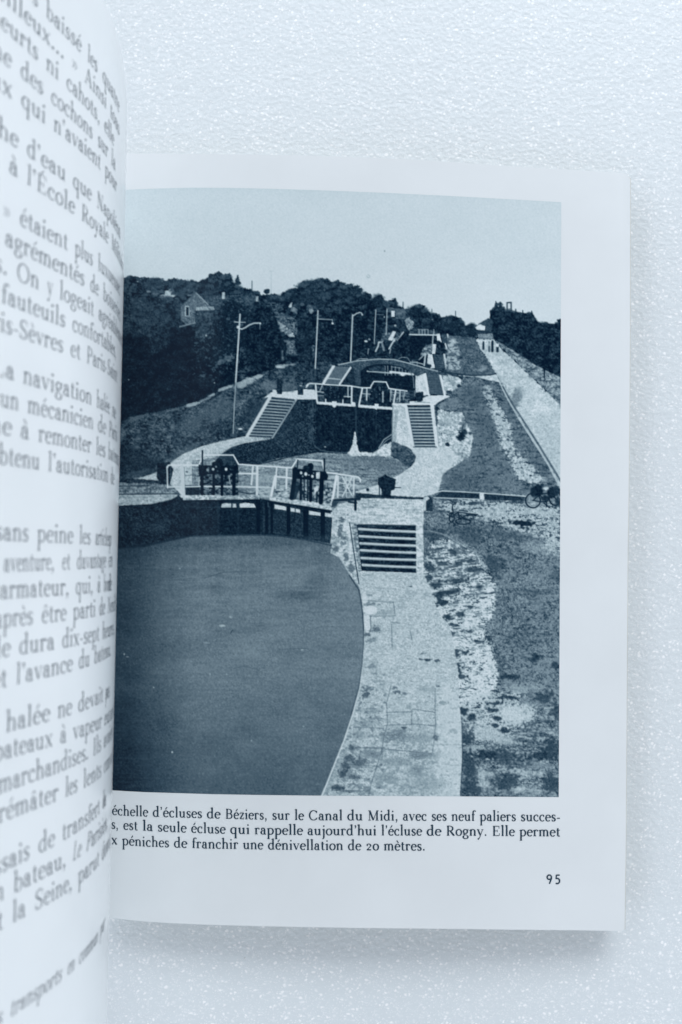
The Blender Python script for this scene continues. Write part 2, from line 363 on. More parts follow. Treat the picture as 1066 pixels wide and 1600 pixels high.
    fill([(282.5, 478), (306, 457.5), (325, 475.5), (335, 481), (335, 485), (306, 486), (305, 505), (290, 507), (282.5, 499)], 96, f=20, m=14, g=9)
    line([(306, 457), (325.5, 476)], 2.0, 140); line([(306, 457), (283, 478)], 1.2, 70)
    fill([(306, 480), (334, 479), (336, 484), (306, 485)], 152, f=20)
    fill([(305, 486), (335, 485), (333, 528), (306, 528)], 54, r=1.5, f=26, m=12, g=7)
    for i in range(5): ell(309+i*5, 490.5, 1.2, .9, 110, 0, .6)
    fill([(289, 478), (296, 478), (296, 494), (289, 494)], 160); fill([(290.8, 480), (294.8, 480), (294.8, 493), (290.8, 493)], 34)
    line([(281, 510.5), (305, 504.5)], 2.0, 150, .85, 1.2); specks(284, 498, 300, 508, 10, 1.4, 60, seed=1)
    fill([(347, 457), (351.5, 456), (351.5, 467), (347, 467)], 172); fill([(400, 463), (404, 462.5), (404, 471), (400, 471)], 158)
    line([(404, 472), (412, 479)], 1.4, 130)
    # trees in front of the house
    for x, y, rx, ry in ((368, 490, 24, 24), (395, 520, 30, 34), (352, 525, 22, 26), (420, 545, 24, 26), (330, 548, 20, 20), (408, 492, 16, 18)):
        ell(x, y, rx, ry, 27, 0, .92, .35, .35)
    put(poly([(325, 470), (440, 470), (440, 590), (300, 590)])*np.clip(N_F*4.4+N_M*2-.55, 0, 1), 92, .55)
    fill([(334, 567), (352, 559), (366, 554), (370, 559), (352, 566), (338, 572)], 84, r=2.5, k=1.3, f=30)
    mott([(300, 470), (440, 470), (450, 580), (300, 600)], N_F+N_T, 6, 1.4, 84, .6)
    specks(300, 520, 440, 590, 26, 1.0, 150, .5, seed=2); ell(403, 551, 1.7, 1, 200); ell(322, 524, 1.3, 1.4, 170); ell(335, 598, 1, 1, 200); ell(201, 593, 1, 1, 170); ell(401, 563, 1, 1, 190)
    # hillside buildings, centre
    fill([(426, 474), (441, 474), (442, 486), (428, 486)], 64, r=2, k=1.3, f=50, g=10); ell(419, 481, 4, 1.6, 120, 0, .8, .6, .6)
    fill([(428, 489), (437, 487), (462, 498), (468, 512), (459, 528), (438, 518)], 84, r=2, k=1.3, f=70, m=30, g=12)
    fill([(431, 499), (436, 501), (446, 509), (459, 520), (458, 527), (438, 517)], 118, r=1.6, k=1.4, f=70, g=12); ell(456, 524, 4, 1.7, 180, .4, .9, .5, .4); ell(459, 508, 1.6, 6, 132, 0, .8, .6, .5)
    fill([(448, 532), (462, 532), (462, 554), (448, 553)], 88, r=1.4, k=1, f=50, g=12); ell(448, 533, 4, 1.6, 122, .1, .8, .6, .6)
    fill([(439.5, 539), (443.5, 549), (443, 561), (433, 562), (435, 554)], 90, r=1.4, k=1.2, f=50, g=10); fill([(487.5, 539), (492, 539), (492, 556), (486, 556)], 88, r=1.2, k=.8, f=40, g=10)
    fill([(450, 480), (457, 470.5), (456, 481)], 180, r=.8, k=.4); ell(460, 484.5, 5, 3.6, 126, .5, .85, .6, .7); ell(470.5, 475.5, 5, 1.8, 96, 0, .8, .6, .6); ell(483, 481, 4, 6, 92, -.5, .7, .6, .6); ell(486.5, 485.5, 3.4, 3.4, 150, 0, .85, .5, .5)
    fill([(398, 470), (424, 480), (436, 510), (443, 545), (432, 580), (396, 585), (380, 545)], 27, r=3, k=1, f=30, m=20)
    fill([(465, 500), (486, 495), (488, 560), (466, 560)], 34, r=2, k=.9, f=26, m=18); fill([(494, 490), (600, 486), (590, 560), (530, 566), (494, 566)], 34, r=4, k=.9, f=34, m=24, l=12)
    specks(500, 490, 640, 560, 50, .9, 110, .4, seed=5)
    # villa at the top of the stairs of locks
    fill([(604, 479), (632, 483), (636, 490), (604, 488)], 80, r=.6, f=18); fill([(611.5, 485.5), (617, 485.5), (617, 495), (611.5, 495)], 196)
    fill([(618, 488), (634, 490), (634, 498), (618, 498)], 80, r=.6, f=40); fill([(632, 500), (640, 496), (647, 503), (646, 512), (639, 518)], 132, r=1.2, k=.8, f=50)
    ell(617.5, 508.5, 1.6, 1.6, 170)
    # upper locks, far stairs and walls
    fill([(585, 520), (640, 515), (640, 560), (575, 565)], 32, r=3, f=40)
    fill([(606, 531), (614, 517), (619, 518), (613, 533)], 196, r=.5, k=.3); line([(621, 531), (630.5, 519)], 2.0, 190)
    line([(608, 545), (615, 533)], 2.2, 195); line([(609, 552), (610.5, 545)], 1.5, 160)
    line([(587, 549), (591, 541), (592, 535), (597, 534), (598, 531)], 2.4, 188); line([(597, 536), (600, 547)], 3.2, 150, .8); line([(575, 553), (576, 545)], 1.5, 150)
    fill([(598, 521), (612, 519), (606, 530), (594, 535)], 78, f=60); ell(572, 533, 2.5, 1.6, 185, rg=.3); ell(616, 531, 2, 3, 180, rg=.3); ell(577, 530, 2, 1.2, 150)
    fill([(619, 519), (629, 519), (622, 531), (617, 531)], 75, f=70)
    fill([(640, 514), (684, 516), (682, 524), (640, 523)], 60, r=1, f=50)
    for x in (655, 660, 664, 669, 678): line([(x, 515), (x, 523)], 1.4, 165)
    line([(653, 515), (668, 515)], 1.0, 160); line([(640, 522.6), (683, 523.6)], 2.0, 196)
    fill([(640, 525), (676, 525), (675, 545), (664, 560), (640, 562)], 23, r=.8, f=14); line([(677, 522), (676, 536)], 1.8, 175)
    fill([(682, 522), (687, 521), (690.5, 535), (684, 537)], 205); fill([(690, 523), (699, 523), (701, 536), (692, 536)], 58, f=20); line([(699.5, 522.5), (702, 535.5)], 2.2, 200)
    ell(686, 535, 3, 4, 30, rg=.4)
    fill([(657, 555), (664, 541), (676, 537), (674, 552), (664, 556)], 112, r=1, k=1.5, f=90)
    fill([(676, 537), (682, 538), (680, 553), (675, 553)], 198, r=.4, k=.3); fill([(682, 537), (694, 537), (696, 553), (682, 553)], 34, r=1, f=40); line([(696, 537), (699, 547)], 2.4, 196)
    ell(700, 549, 3, 4, 35, rg=.4)
    fill([(669, 553), (675.5, 553.5), (680, 575), (673, 576), (667, 572)], 198, f=10); fill([(677, 554), (694, 554), (697, 577), (681, 577)], 58, f=10); line([(694.3, 554), (698, 577)], 3.0, 205)
    for i in range(7): line([(678+i*.5, 556+i*3), (694+i*.5, 556+i*3)], .8, 90, .7)
    ell(669, 572, 4.5, 3.5, 38, rg=.4); line([(665, 553), (663, 571)], 2.4, 180); line([(655, 562), (664, 553)], 1.6, 170)
    # upper meadow on the right with its light scrapes
    fill([(700, 524), (742, 527.5), (775, 583), (766, 586), (737, 586.5), (697, 581)], 88, r=1, k=.5, f=30, m=22, s=14, g=8)
    for x, y, rx, ry in ((709, 533, 7, 5), (709, 547, 8, 6), (708, 566, 11, 7), (753, 576, 8, 3)):
        ell(x, y, rx, ry, 172 if x < 750 else 135, 0, .9, .8, 1.3)
    # road and verge
    fill([(742, 529), (771, 530), (787, 548), (807, 566), (822, 580), (840, 597), (858, 615), (880, 636), (880, 770), (875, 760), (856, 723), (833, 687), (811, 653), (794, 623), (781, 597), (775, 583)],
         183, r=2.2, k=.9, f=20, m=16, l=14, g=6)
    mott([(775, 590), (850, 610), (878, 650), (878, 740), (820, 650)], N_S+N_M+.4*N_F, 4, .5, 160, .45)
    fill([(772, 530), (786, 535), (811, 552), (838, 570), (880, 590), (880, 640), (858, 614), (836, 594), (820, 579), (806, 565), (787, 547)], 118, r=2, k=.9, f=60, m=40, g=10)
    fill([(766, 484), (790, 486), (833, 490), (842, 506), (880, 505), (880, 592), (838, 571), (811, 553), (784, 537), (772, 530), (764, 512)], 31, r=1, k=.7, f=36, m=24, g=6)
    ell(770, 590, 12, 2, 150, 0, .6, .6, .5); ell(807, 590, 18, 3, 160, 0, .5, .6, .5); ell(832, 588, 8, 2, 110, 0, .8, .5, .4)
    line([(851, 545), (850.6, 594)], 2.0, 22); ell(848, 592, 3, 1.2, 170); ell(857, 593, 4, 1, 180)
    fill([(746, 507), (763, 497), (771, 500), (768, 520), (760, 520), (757, 511)], 58, r=.6, k=.4, f=10)
    fill([(743, 511.5), (750, 506.5), (758.5, 510), (757.5, 516.5), (745, 515)], 205); fill([(747, 522), (770, 521), (772, 530), (748, 530)], 122, r=.6, f=30); line([(744, 517.5), (768, 519.5)], 3, 45)
    for x, y0, y1, w, t in ((755.5, 536, 545, 3.4, 44), (764.5, 537, 542, 3.5, 150), (764.5, 542, 549, 3, 80), (769.5, 535, 548.5, 3.8, 28), (777.5, 540, 548.5, 4, 36), (777.5, 537.5, 540, 4.5, 205)):
        line([(x, y0), (x, y1)], w, t)
    ell(755.5, 534.5, 1.4, 1.5, 50); ell(769.5, 533, 1.5, 1.6, 30); ell(777.4, 535.5, 1.6, 1.5, 70); ell(764.4, 534.6, 1.4, 1.4, 120)
    # stripe of path under the meadow
    fill([(703, 585), (737, 587.5), (775, 585), (783, 598), (762, 594), (741, 590)], 186, r=.6, k=.4, f=16)
    line([(697, 581), (720, 585), (737, 587), (766, 586), (775, 584)], 1.6, 45); line([(741, 588.5), (762, 594.5), (784, 600)], 1.3, 60)
    # big grass between the locks and the road
    fill([(688, 630), (700, 619), (708, 608), (721, 590), (741, 589), (762, 595), (783, 599), (794, 623), (811, 653), (833, 687), (856, 723), (878, 764), (878, 800), (685, 800), (685, 766), (692, 738), (705, 729), (733, 712), (738, 680), (722, 648), (682, 637)],
         101, r=3.6, k=1.1, f=36, m=30, s=34, l=18, g=9)
    gr = [(705, 612), (722, 593), (760, 598), (781, 602), (808, 655), (854, 725), (874, 770), (690, 772), (696, 738), (737, 713), (741, 680), (724, 645), (690, 636)]
    mott(gr, N_S+.8*N_F+.6*N_M+.1*GR, 4, .75, 58, .55); mott(gr, N_S*1.2+.8*N_T-.5*N_M, 5, 1.1, 140, .5)
    g = poly([(755, 597), (764, 600), (770, 618), (784, 640), (797, 662), (800, 690), (812, 712), (838, 735), (853, 752), (842, 758), (812, 752), (800, 725), (783, 700), (778, 672), (770, 645), (755, 615)])
    scat(g, 6, 1.9*N_S+1.3*N_F, 4, .42, tex(176, f=30, g=9), .92)
    specks(815, 735, 855, 760, 5, 1.6, 50, seed=8); ell(829, 743, 2, 1.4, 35)
    mott([(700, 528), (742, 531), (772, 583), (740, 584), (700, 578)], N_S+N_F, 5, .9, 48, .6)
    ell(741, 617, 18, 14, 72, 0, .5, .8, .4); ell(757, 668, 14, 18, 76, 0, .4, .8, .4); ell(720, 752, 26, 14, 76, 0, .5, .8, .4); ell(805, 625, 8, 18, 66, .4, .5, .7, .4)
    line([(781, 598), (794, 624), (811, 654), (833, 688), (856, 724), (877, 764)], 2.4, 178, .9, 3.2)
    line([(786, 604), (799, 628), (817, 656), (840, 692), (862, 728), (880, 758)], 2.6, 70, .75, 3.5)
    # right flights: upper stair wall, landing, lower stair
    fill([(640, 570), (650, 578), (648, 622), (630, 622)], 48, f=20)
    fill([(648, 581), (664, 581), (671, 617), (650, 620)], 196, f=14, m=20); line([(649, 582), (648, 618)], 1.6, 110); line([(663.5, 582), (670.5, 616)], 4.4, 212)
    treads((666, 582), (671.5, 616), (686.5, 582), (691.5, 616), 13, 1.0, 120, 52); line([(687.3, 582), (695, 617)], 3.6, 208)
    fill([(690, 583), (712, 588), (720, 592), (721, 602), (702, 614), (696, 617)], 172, r=1.2, k=1, f=60, m=20); ell(717, 603, 3, 2.5, 40, rg=.3); ell(701, 612, 4, 2.5, 55, rg=.4); ell(708, 597, 6, 4, 120, 0, .6, .6, .5)
    fill([(670, 618), (697, 617.5), (704, 619), (686, 628), (679, 633), (612, 633), (614, 628), (650, 627)], 205, f=10)
    fill([(650, 613), (661.5, 612), (661, 626), (657.5, 628), (652, 628), (650, 620)], 30, r=.4, k=.3); line([(648, 628), (672, 629)], 1, 120)
    fill([(684, 640), (722, 645), (738, 681), (734, 713), (705, 731), (690, 745), (684, 700)], 172, r=1.6, k=.9, f=70, m=36, g=10)
    ell(700, 658, 14, 10, 150, 0, .6, .8, .5); ell(724, 664, 5, 10, 95, .3, .7, .6, .5)
    ell(720.5, 681, 7, 8, 26, .2, 1, .4, .5); ell(726, 675, 4, 4, 45, 0, 1, .4, .5); line([(724, 664), (722, 674)], 2, 60); ell(699.5, 694, 4, 3, 40, rg=.5); ell(735, 677, 3, 2.4, 70, rg=.4); specks(690, 660, 732, 705, 30, 1.2, 80, .7, seed=11)
    # path down to the lower lock
    fill([(646, 699), (684, 698), (705, 700), (716, 716), (703, 731), (692, 740), (685, 768), (686, 790), (560, 790), (556, 768), (590, 758), (614, 746), (634, 733), (648, 720), (651, 712)],
         190, r=.8, k=.5, f=18, m=10, g=7)
    # ---- left side: grass slope
    fill([(110, 690), (190, 664), (225, 648), (286, 635), (313, 626), (345, 611), (367, 601), (385, 592), (408, 585), (440, 572), (458, 566), (512, 566), (524, 572), (505, 600), (425, 621), (388, 684), (352, 689), (316, 698),
          (288, 709), (268, 722), (250, 738), (215, 748), (110, 760)], 64, r=1.8, k=.8, f=44, m=36, l=22, g=9)
    emb = [(195, 672), (286, 640), (345, 615), (408, 590), (505, 572), (500, 598), (425, 621), (388, 680), (316, 695), (268, 718), (200, 735)]
    mott(emb, N_F+N_T+.5*N_M, 5, 1.0, 118, .55); mott(emb, N_S+N_T+.6*N_M, 5, 1.1, 30, .6)
    for x, y, rx, ry, t, r in ((302, 631, 13, 2.6, 175, -.25), (331, 617, 6, 2, 165, -.3), (353, 606, 14, 2.4, 175, -.32), (384, 597, 16, 5, 165, -.32), (401, 589, 10, 3, 178, -.2), (377, 603, 8, 3, 150, -.1), (210, 654, 18, 3.5, 105, -.3),
                               (443, 571, 14, 2, 160, -.1), (437, 573.5, 8, 1.4, 185, 0), (270, 640, 12, 2, 100, -.2), (320, 624, 10, 2, 130, -.35), (419, 603, 12, 8, 112, 0), (450, 606, 14, 6, 105, 0), (340, 640, 30, 14, 88, -.4), (300, 660, 24, 12, 84, -.3)):
        ell(x, y, rx, ry, t, r, .85, .5, .5)
    fill([(440, 578), (470, 566), (514, 566), (508, 588), (498, 602), (480, 600), (460, 592)], 52, r=2, k=.9, f=40, m=20)
    fill([(110, 700), (188, 690), (215, 705), (240, 720), (262, 716), (252, 738), (214, 746), (188, 752), (110, 760)], 38, r=6, k=.9, f=26, m=20)
    ell(225, 722, 26, 8, 50, -.2, .6, .8, .4); ell(215, 741, 24, 5, 92, -.25, .6, .7, .4); ell(262, 722, 16, 4, 120, -.5, .5, .7, .5); ell(296, 700, 26, 4, 104, -.4, .5, .8, .5)
    ell(395, 640, 10, 26, 46, .5, .7, .7, .3)
    # path on the left
    fill([(213, 748.5), (240, 740), (258, 730), (268, 722), (288, 708.5), (316, 697), (351, 688), (384, 681.5), (425, 683), (420, 687), (384, 692), (361, 699), (351, 706), (335, 715), (330, 760), (262, 765), (250, 752)],
         184, r=.7, k=.5, f=22, m=14, g=8)
    ell(300, 716, 14, 3, 165, -.3, .6, .6, .4); ell(371, 694, 12, 3, 150, -.3, .5, .6, .4)
    fill([(372, 671), (378, 670), (379, 680), (372, 681)], 40, r=.5); ell(375.5, 670, 3.2, 1.6, 205); ell(365, 680, 5, 3, 70, rg=.4)
    # pool between the gates
    fill([(335, 715), (351, 706), (400, 722), (461, 711), (500, 707), (546, 706), (612, 712), (642, 730), (622, 743), (590, 758), (556, 768), (556, 800), (300, 785), (300, 720)], 126, f=24, s=50, l=12, g=9)
    mott([(400, 728), (470, 714), (560, 712), (600, 735), (556, 768), (400, 768)], N_S+.5*N_F, 6, .2, 176, .75, r=4); mott([(520, 712), (612, 714), (640, 730), (600, 752), (540, 740)], N_S+.4*N_F, 6, .5, 78, .5, r=4)
    ell(470, 735, 46, 12, 134, 0, .5, .9, .3); ell(420, 750, 30, 14, 142, 0, .5, .9, .3); ell(600, 724, 30, 10, 96, .2, .6, .8, .2); ell(540, 722, 40, 8, 112, 0, .5, .9, .2)
    # dark chamber wall, left
    fill([(420, 687), (426, 684), (464, 624), (496, 622), (496, 706), (461, 711.5), (430, 717), (400, 726), (372, 726), (340, 716), (351, 706), (361, 699), (384, 692)], 43, r=.5, k=.3, f=20, m=14, g=11)
    ell(440, 670, 30, 26, 54, -.6, .5, 1.2, .2); ell(400, 712, 50, 9, 34, 0, .4, 1, .2)
    fill([(483, 640), (491, 632), (490, 694), (482, 690)], 58, r=1.5, k=.8, f=20, a=.7); line([(400, 726.5), (461, 712), (496, 706.5)], 1.3, 24)
    # chamber gate, upper
    fill([(494, 626), (613, 636), (613, 712), (494, 707)], 25, f=16, m=10, g=5)
    for x in (508, 521, 535, 548, 570, 584, 598): line([(x, 634), (x, 702)], 1, 46, .5)
    for y in (655, 682): line([(496, y), (553, y+1)], 1, 48, .5); line([(560, y+2), (612, y+4)], 1, 44, .4)
    line([(556.5, 634), (556.5, 690)], 3, 56, .8); line([(588, 640), (588, 690)], 2, 50, .6)
    line([(492, 697), (500, 703), (512, 706), (530, 707.5), (548, 707)], 1.8, 100, .7)
    mott([(497, 630), (612, 640), (612, 690), (497, 700)], N_F+N_T+.08*GR, 5, 1.0, 60, .5)
    fill([(553.6, 674), (555.6, 674), (557.5, 690), (561, 704), (566, 709), (541, 709), (547.5, 704), (551, 692)], 200, r=1.2, k=.9, f=40)
    fill([(584, 708), (594, 700), (603, 693), (613, 690), (613, 714), (590, 712), (545, 712), (545, 705)], 194, r=1.6, k=1.0, f=50)
    line([(592, 700), (600, 687), (612, 679)], 1.5, 165); line([(596, 697), (604, 688), (613, 683)], 1.2, 140); ell(508, 698, 1.4, 1.2, 190)
    # left flight
    fill([(424, 619), (464, 623), (426, 684), (386, 682)], 60)
    treads((424, 622), (389, 681), (460, 625), (424, 682.5), 13, 2.0, 168, 44)
    line([(422, 621), (386.5, 681)], 5.0, 200); line([(463, 624.5), (425.5, 684)], 3.0, 158); line([(461, 627), (424, 684)], 1, 95)
    line([(416, 621), (398, 652)], 4, 62, .6)
    fill([(412, 622), (424, 613), (450, 612), (476, 608), (492, 609), (495, 621), (494, 624), (462, 624), (424, 620)], 203, r=.5, k=.3, f=14)
    fill([(432.5, 594), (441.5, 594), (441, 616), (433, 616)], 34, r=.5, f=20); fill([(465, 605), (474, 605), (474, 617), (465.5, 617)], 42); ell(469.5, 604, 4, 2, 60); ell(470, 602.5, 2, 1, 170)
    ell(428.5, 611, 3.5, 3, 196, rg=.2); ell(455, 608, 8, 5, 80, 0, .6, .6, .5)
    # bridge, upper stair, upper gate
    fill([(530, 574), (562, 566), (640, 566), (650, 583), (648, 608), (530, 606)], 42, f=20)
    fill([(562, 582), (573, 573), (588, 569), (608, 569), (626, 573), (640, 580), (649, 586), (649, 610), (560, 606)], 24, f=14)
    for x in (602, 606, 612, 618, 624, 629, 634, 639): line([(x, 572), (x, 586)], 1.3, 175, .8)
    line([(574, 580), (612, 583)], 2.0, 175); line([(610, 581), (646, 585)], 3.2, 205); line([(612, 573), (640, 577)], 1, 170); ell(629, 585, 4, 2.4, 210); fill([(576, 574), (600, 571), (603, 580), (576, 580)], 48, f=50)
    line([(640, 579), (646, 590), (647, 606)], 1.5, 120)
    fill([(529.5, 570), (557, 564), (591, 561), (616, 561.7), (640, 567.5), (662, 574), (681, 579), (700, 584), (700, 587), (664, 583), (652, 588), (640, 580), (626, 573), (608, 569), (588, 569), (573, 573), (562, 582), (556, 582), (552, 573), (528, 575)], 70, f=20, g=8)
    line([(529, 570), (557, 564), (591, 561), (616, 561.8), (640, 567.8), (662, 574.3), (684, 580)], 1.8, 168); line([(562, 582), (573, 573.5), (588, 569.5), (608, 569.5), (626, 573.5), (640, 580)], 1.4, 26)
    line([(556, 564), (562, 560.5), (575, 560.5)], 1, 160); line([(623, 561), (628, 558), (637, 559), (642, 567)], 1, 150); line([(642, 566), (650, 566), (661, 569)], 1.6, 175); line([(645, 563), (645, 568)], 1.2, 160); line([(652, 565), (652, 570)], 1.2, 160)
    fill([(553, 577), (564, 578), (564, 602), (555, 602)], 62, f=20)
    treads((524, 572), (508, 599), (546, 574), (529, 600), 13, 1.1, 128, 70); line([(521.5, 572), (505.5, 599)], 4.4, 202); line([(548, 574.5), (531, 600)], 3.2, 196); line([(512, 591), (532, 593)], 1.6, 185)
    fill([(520, 566), (524, 565), (524, 571), (520, 571)], 40)
    # machinery and railings of the upper chamber gate
    fill([(503, 604), (540, 600), (538, 630), (506, 629)], 30, r=.8, k=.8, f=40); fill([(579, 600), (608, 600), (609, 632), (578, 630)], 28, r=.8, k=.8, f=40)
    fill([(551, 604), (566, 606), (563, 634), (553, 632)], 36, f=20); fill([(609, 608), (640, 612), (640, 632), (612, 634)], 70, r=1, f=110); fill([(566, 608), (579, 608), (578, 628), (564, 628)], 52, f=60)
    fill([(496, 604), (506, 604), (506, 626), (496, 626)], 60, f=60)
    W = 214
    line([(479, 603), (482, 600), (486, 599), (506, 600.5), (548, 603), (566, 606), (579, 606), (580, 603), (584.5, 596), (603.6, 597), (608, 607), (636, 611)], 2.0, W)
    line([(493.4, 602), (495.6, 628)], 2.6, W); line([(482, 602), (478, 606)], 1.2, W); line([(550, 604), (549.5, 628)], 2.6, W); line([(566.5, 606), (561.5, 631)], 2.6, W); line([(544, 604), (544, 621)], 1.4, W); line([(573.5, 607), (573, 625)], 1.8, W)
    line([(618.5, 610), (615, 632)], 2.4, W); line([(625.5, 611), (624.5, 627)], 1.6, 200); line([(611, 609), (610, 627)], 1.4, 180); line([(598.5, 612), (598.5, 628)], 2.2, 200, .8); line([(633, 611), (630, 625)], 1.2, 170)
    line([(496, 612), (506, 613)], 1.4, 190); line([(538, 619.5), (550, 620)], 1.6, 190); line([(566, 615), (579, 616)], 1.2, 190); line([(610, 613), (634, 614)], 1, 170); line([(496, 618), (506, 618.5)], 1, 170); line([(504, 601), (500, 611)], 1.4, 190)
    specks(507, 603, 538, 622, 16, 1.0, 160, .8, seed=21); specks(580, 605, 608, 622, 14, 1.1, 165, .8, seed=22); ell(592.5, 600, 3, 2.5, 40); ell(593, 606, 2, 3, 120, 0, .6)
    for x in (513, 520, 527, 534, 585, 591, 603): line([(x, 612), (x, 629)], 2.6, 22, .8)
    fill([(495, 627), (522, 629), (556, 632), (555.5, 635.5), (495, 631.5)], 208, r=.3, k=.3); fill([(560, 632), (614, 636.5), (614, 640.5), (560, 636.5)], 208, r=.3, k=.3)
    fill([(519, 627), (526.5, 627), (525.5, 635), (522.5, 637), (519.5, 635)], 210); fill([(585.5, 631), (592, 631), (591, 638), (588.5, 640.5), (586, 638)], 210)
    line([(509, 624), (509, 628)], 2, 200); line([(536, 625), (536, 630)], 2, 200); fill([(549, 627), (555.5, 629), (555.5, 635), (548, 634)], 205)
    # right chamber wall and its stair
    fill([(613, 632), (636, 633), (647, 698), (651, 708), (649, 722), (642, 731), (612, 714)], 192, f=20, m=26, g=8)
    line([(614, 633), (612.5, 700)], 1.4, 120); fill([(617, 640), (622, 640), (619, 690), (613, 690)], 130, r=1.5, k=1, a=.6)
    fill([(612, 690), (624, 693), (640, 700), (650, 711), (649, 722), (642, 731), (610, 713)], 74, r=2, k=1, f=50, m=26); line([(649, 703), (651.5, 712), (649, 722), (642, 731)], 1.8, 190)
    treads((637, 635), (647.5, 698), (672, 635), (680.5, 698), 13, 2.1, 182, 44)
    line([(634.5, 635), (646, 698)], 4.6, 204); line([(638, 640), (648, 696)], 1, 90, .7); fill([(672, 632), (678.5, 632), (684.5, 698), (680.5, 698)], 206); line([(614, 631.5), (680, 631.5)], 2.6, 208); line([(680, 634), (686, 698)], 1.4, 120, .6)
    line([(646, 698.5), (682, 698.5)], 1.4, 70)
    # lamp posts
    line([(375.3, 491), (368.5, 598)], 2.4, 196); line([(368.5, 598), (366, 640), (364.6, 677)], 1.9, 150); line([(366.5, 503), (383.5, 503.6)], 1.5, 176); ell(372, 511, 2.4, 2.4, 205)
    line([(371, 512), (378, 514.2), (384, 511.6), (389, 508), (397, 505), (407, 504.6)], 2.0, 190); line([(406.4, 505), (406.2, 514)], 1.2, 120); ell(406.5, 505, 1.6, 1.6, 190)
    line([(497, 485.5), (492.8, 576)], 1.9, 192); line([(492.8, 576), (492.4, 590)], 1, 110, .7); line([(497, 498.2), (519.5, 499.6)], 1.4, 165); line([(519.4, 499), (519.4, 503)], 1, 150); ell(519.4, 505, 1.7, 1.6, 210); line([(494, 493), (502, 493.6)], .9, 110)
    line([(551.2, 492), (548, 564)], 2.0, 192); line([(551.2, 494), (557, 490), (562, 488), (565, 489), (566.3, 492)], 1.6, 185); ell(566, 491.5, 1.4, 1.3, 195)
    line([(587.4, 484), (585, 537)], 1.4, 170); line([(588, 491), (600, 492)], .9, 120); ell(600.5, 495, 1.2, 1.2, 165); line([(605, 483), (603.7, 522)], 1.5, 175)
    # ---- lower gate, left quay
    fill([(110, 756), (189, 750), (262, 752), (275, 764), (284, 774), (110, 778)], 118, r=.8, k=.5, f=50, s=40, g=10)
    fill([(110, 749), (189, 747), (214, 748), (262, 752), (262, 756), (189, 754), (110, 756)], 42, r=1, k=.8, f=30); line([(186, 759.5), (232, 759)], 2.0, 48, .85)
    fill([(110, 775), (188, 773), (278, 772.5), (270, 780), (236, 787), (188, 790), (110, 793)], 168, r=.6, k=.5, f=40, s=20); line([(186, 772.5), (280, 771.5)], 1.8, 60, .85); line([(186, 777), (262, 776)], 1, 130, .6)
    fill([(110, 792), (188, 790), (236, 787.5), (268, 780.5), (279, 773.5), (286, 780), (286, 832), (286, 852), (225, 862), (110, 870)], 31, r=.5, k=.3, f=22, m=16, g=6)
    ell(248, 822, 14, 10, 58, 0, .6, .9, .5); ell(222, 818, 12, 8, 46, 0, .5, .9, .5)
    fill([(245, 723), (265, 722), (271, 734), (266, 756), (250, 757), (245, 744)], 28, r=.8, k=.6, f=30)
    # below the left half of the gate
    fill([(283, 778), (405, 778), (425, 783), (517, 797), (520, 850), (480, 843), (440, 837), (405, 835), (300, 837), (283, 832)], 30, f=14, m=8, g=5)
    fill([(412, 790), (519, 806), (519, 846), (480, 840), (440, 834), (412, 832)], 44, f=16, g=6)
    for x in (309, 341, 372): line([(x, 784), (x, 834)], 3.5, 46, .6)
    fill([(346.5, 787.5), (352, 786), (369, 787), (369.5, 793), (346, 793)], 190, f=20); fill([(374.5, 787), (383, 785.5), (397, 787), (400, 793), (374.5, 793)], 200, f=16); line([(362.5, 784), (362.5, 795)], 2, 26); line([(286, 792), (345, 793)], 1, 58, .7)
    fill([(429, 788), (447.5, 791.5), (447.5, 797.5), (429, 795)], 202); fill([(454, 793), (469, 796), (469, 801.5), (454, 799)], 200); line([(461.5, 792), (461.5, 800)], 1.2, 60); fill([(483, 798), (501, 801), (501, 806), (483, 804)], 200); fill([(508, 801), (519, 803), (519, 808.5), (508, 807)], 195)
    for x, y0, y1, w in ((404, 784, 834, 6), (417, 785, 834, 5), (451, 789, 836, 6), (478, 795, 842, 8), (504.5, 798, 846, 7), (425, 785, 832, 4)): line([(x, y0), (x, y1)], w, 20)
    line([(452, 836), (470, 806)], 1.2, 66, .7); line([(412, 780), (412, 834)], 1, 70, .5); line([(419, 784), (419, 792)], 1, 150, .6)
    fill([(270, 826), (300, 826), (300, 842), (280, 845), (268, 846)], 26)
    # left half: deck, rail, winding gear
    fill([(284, 758), (315, 758), (317, 775), (288, 775)], 34, f=20); fill([(312, 742), (372, 738), (372, 774), (312, 774)], 66, r=1, f=110)
    fill([(340, 715), (366, 711), (374, 727), (338, 728)], 52, r=.8, f=20)
    ell(400, 752, 18, 10, 150, 0, .5, .6, .5); line([(372, 768), (390, 772), (404, 769)], 1.3, 40); line([(374, 757), (396, 757)], 1, 110, .7)
    line([(289, 743), (306, 742)], 1, 90); line([(305, 742), (305, 750)], 1, 60); ell(292, 737, 2, 1.2, 70)
    fill([(285.5, 773.5), (405.5, 774), (405.5, 780), (286, 781.5)], 172, r=.4, k=.5, f=70, s=30)
    line([(284, 782.5), (406, 781.5)], 2, 22); specks(310, 775, 403, 780, 16, 1.3, 60, .7, seed=31)
    line([(262, 761), (313, 760), (372, 760.5), (420, 761.5)], 2.4, 200); line([(261.2, 729), (262, 762)], 2.0, W); line([(261, 731), (263, 727.5), (266, 726.6), (311, 727)], 2.6, W)
    line([(267, 728), (267, 750)], 1, 150, .5); line([(284.6, 729), (287.4, 774)], 5.2, 196, 1); line([(288, 730), (290, 768)], 1, 100, .6)
    line([(395.5, 729), (393, 757)], 2.8, 205); line([(402.2, 729), (401.6, 772)], 3.8, 206); line([(373.5, 739.7), (400, 740)], 2.8, 208); line([(311, 760), (312, 744)], 1.5, 190)
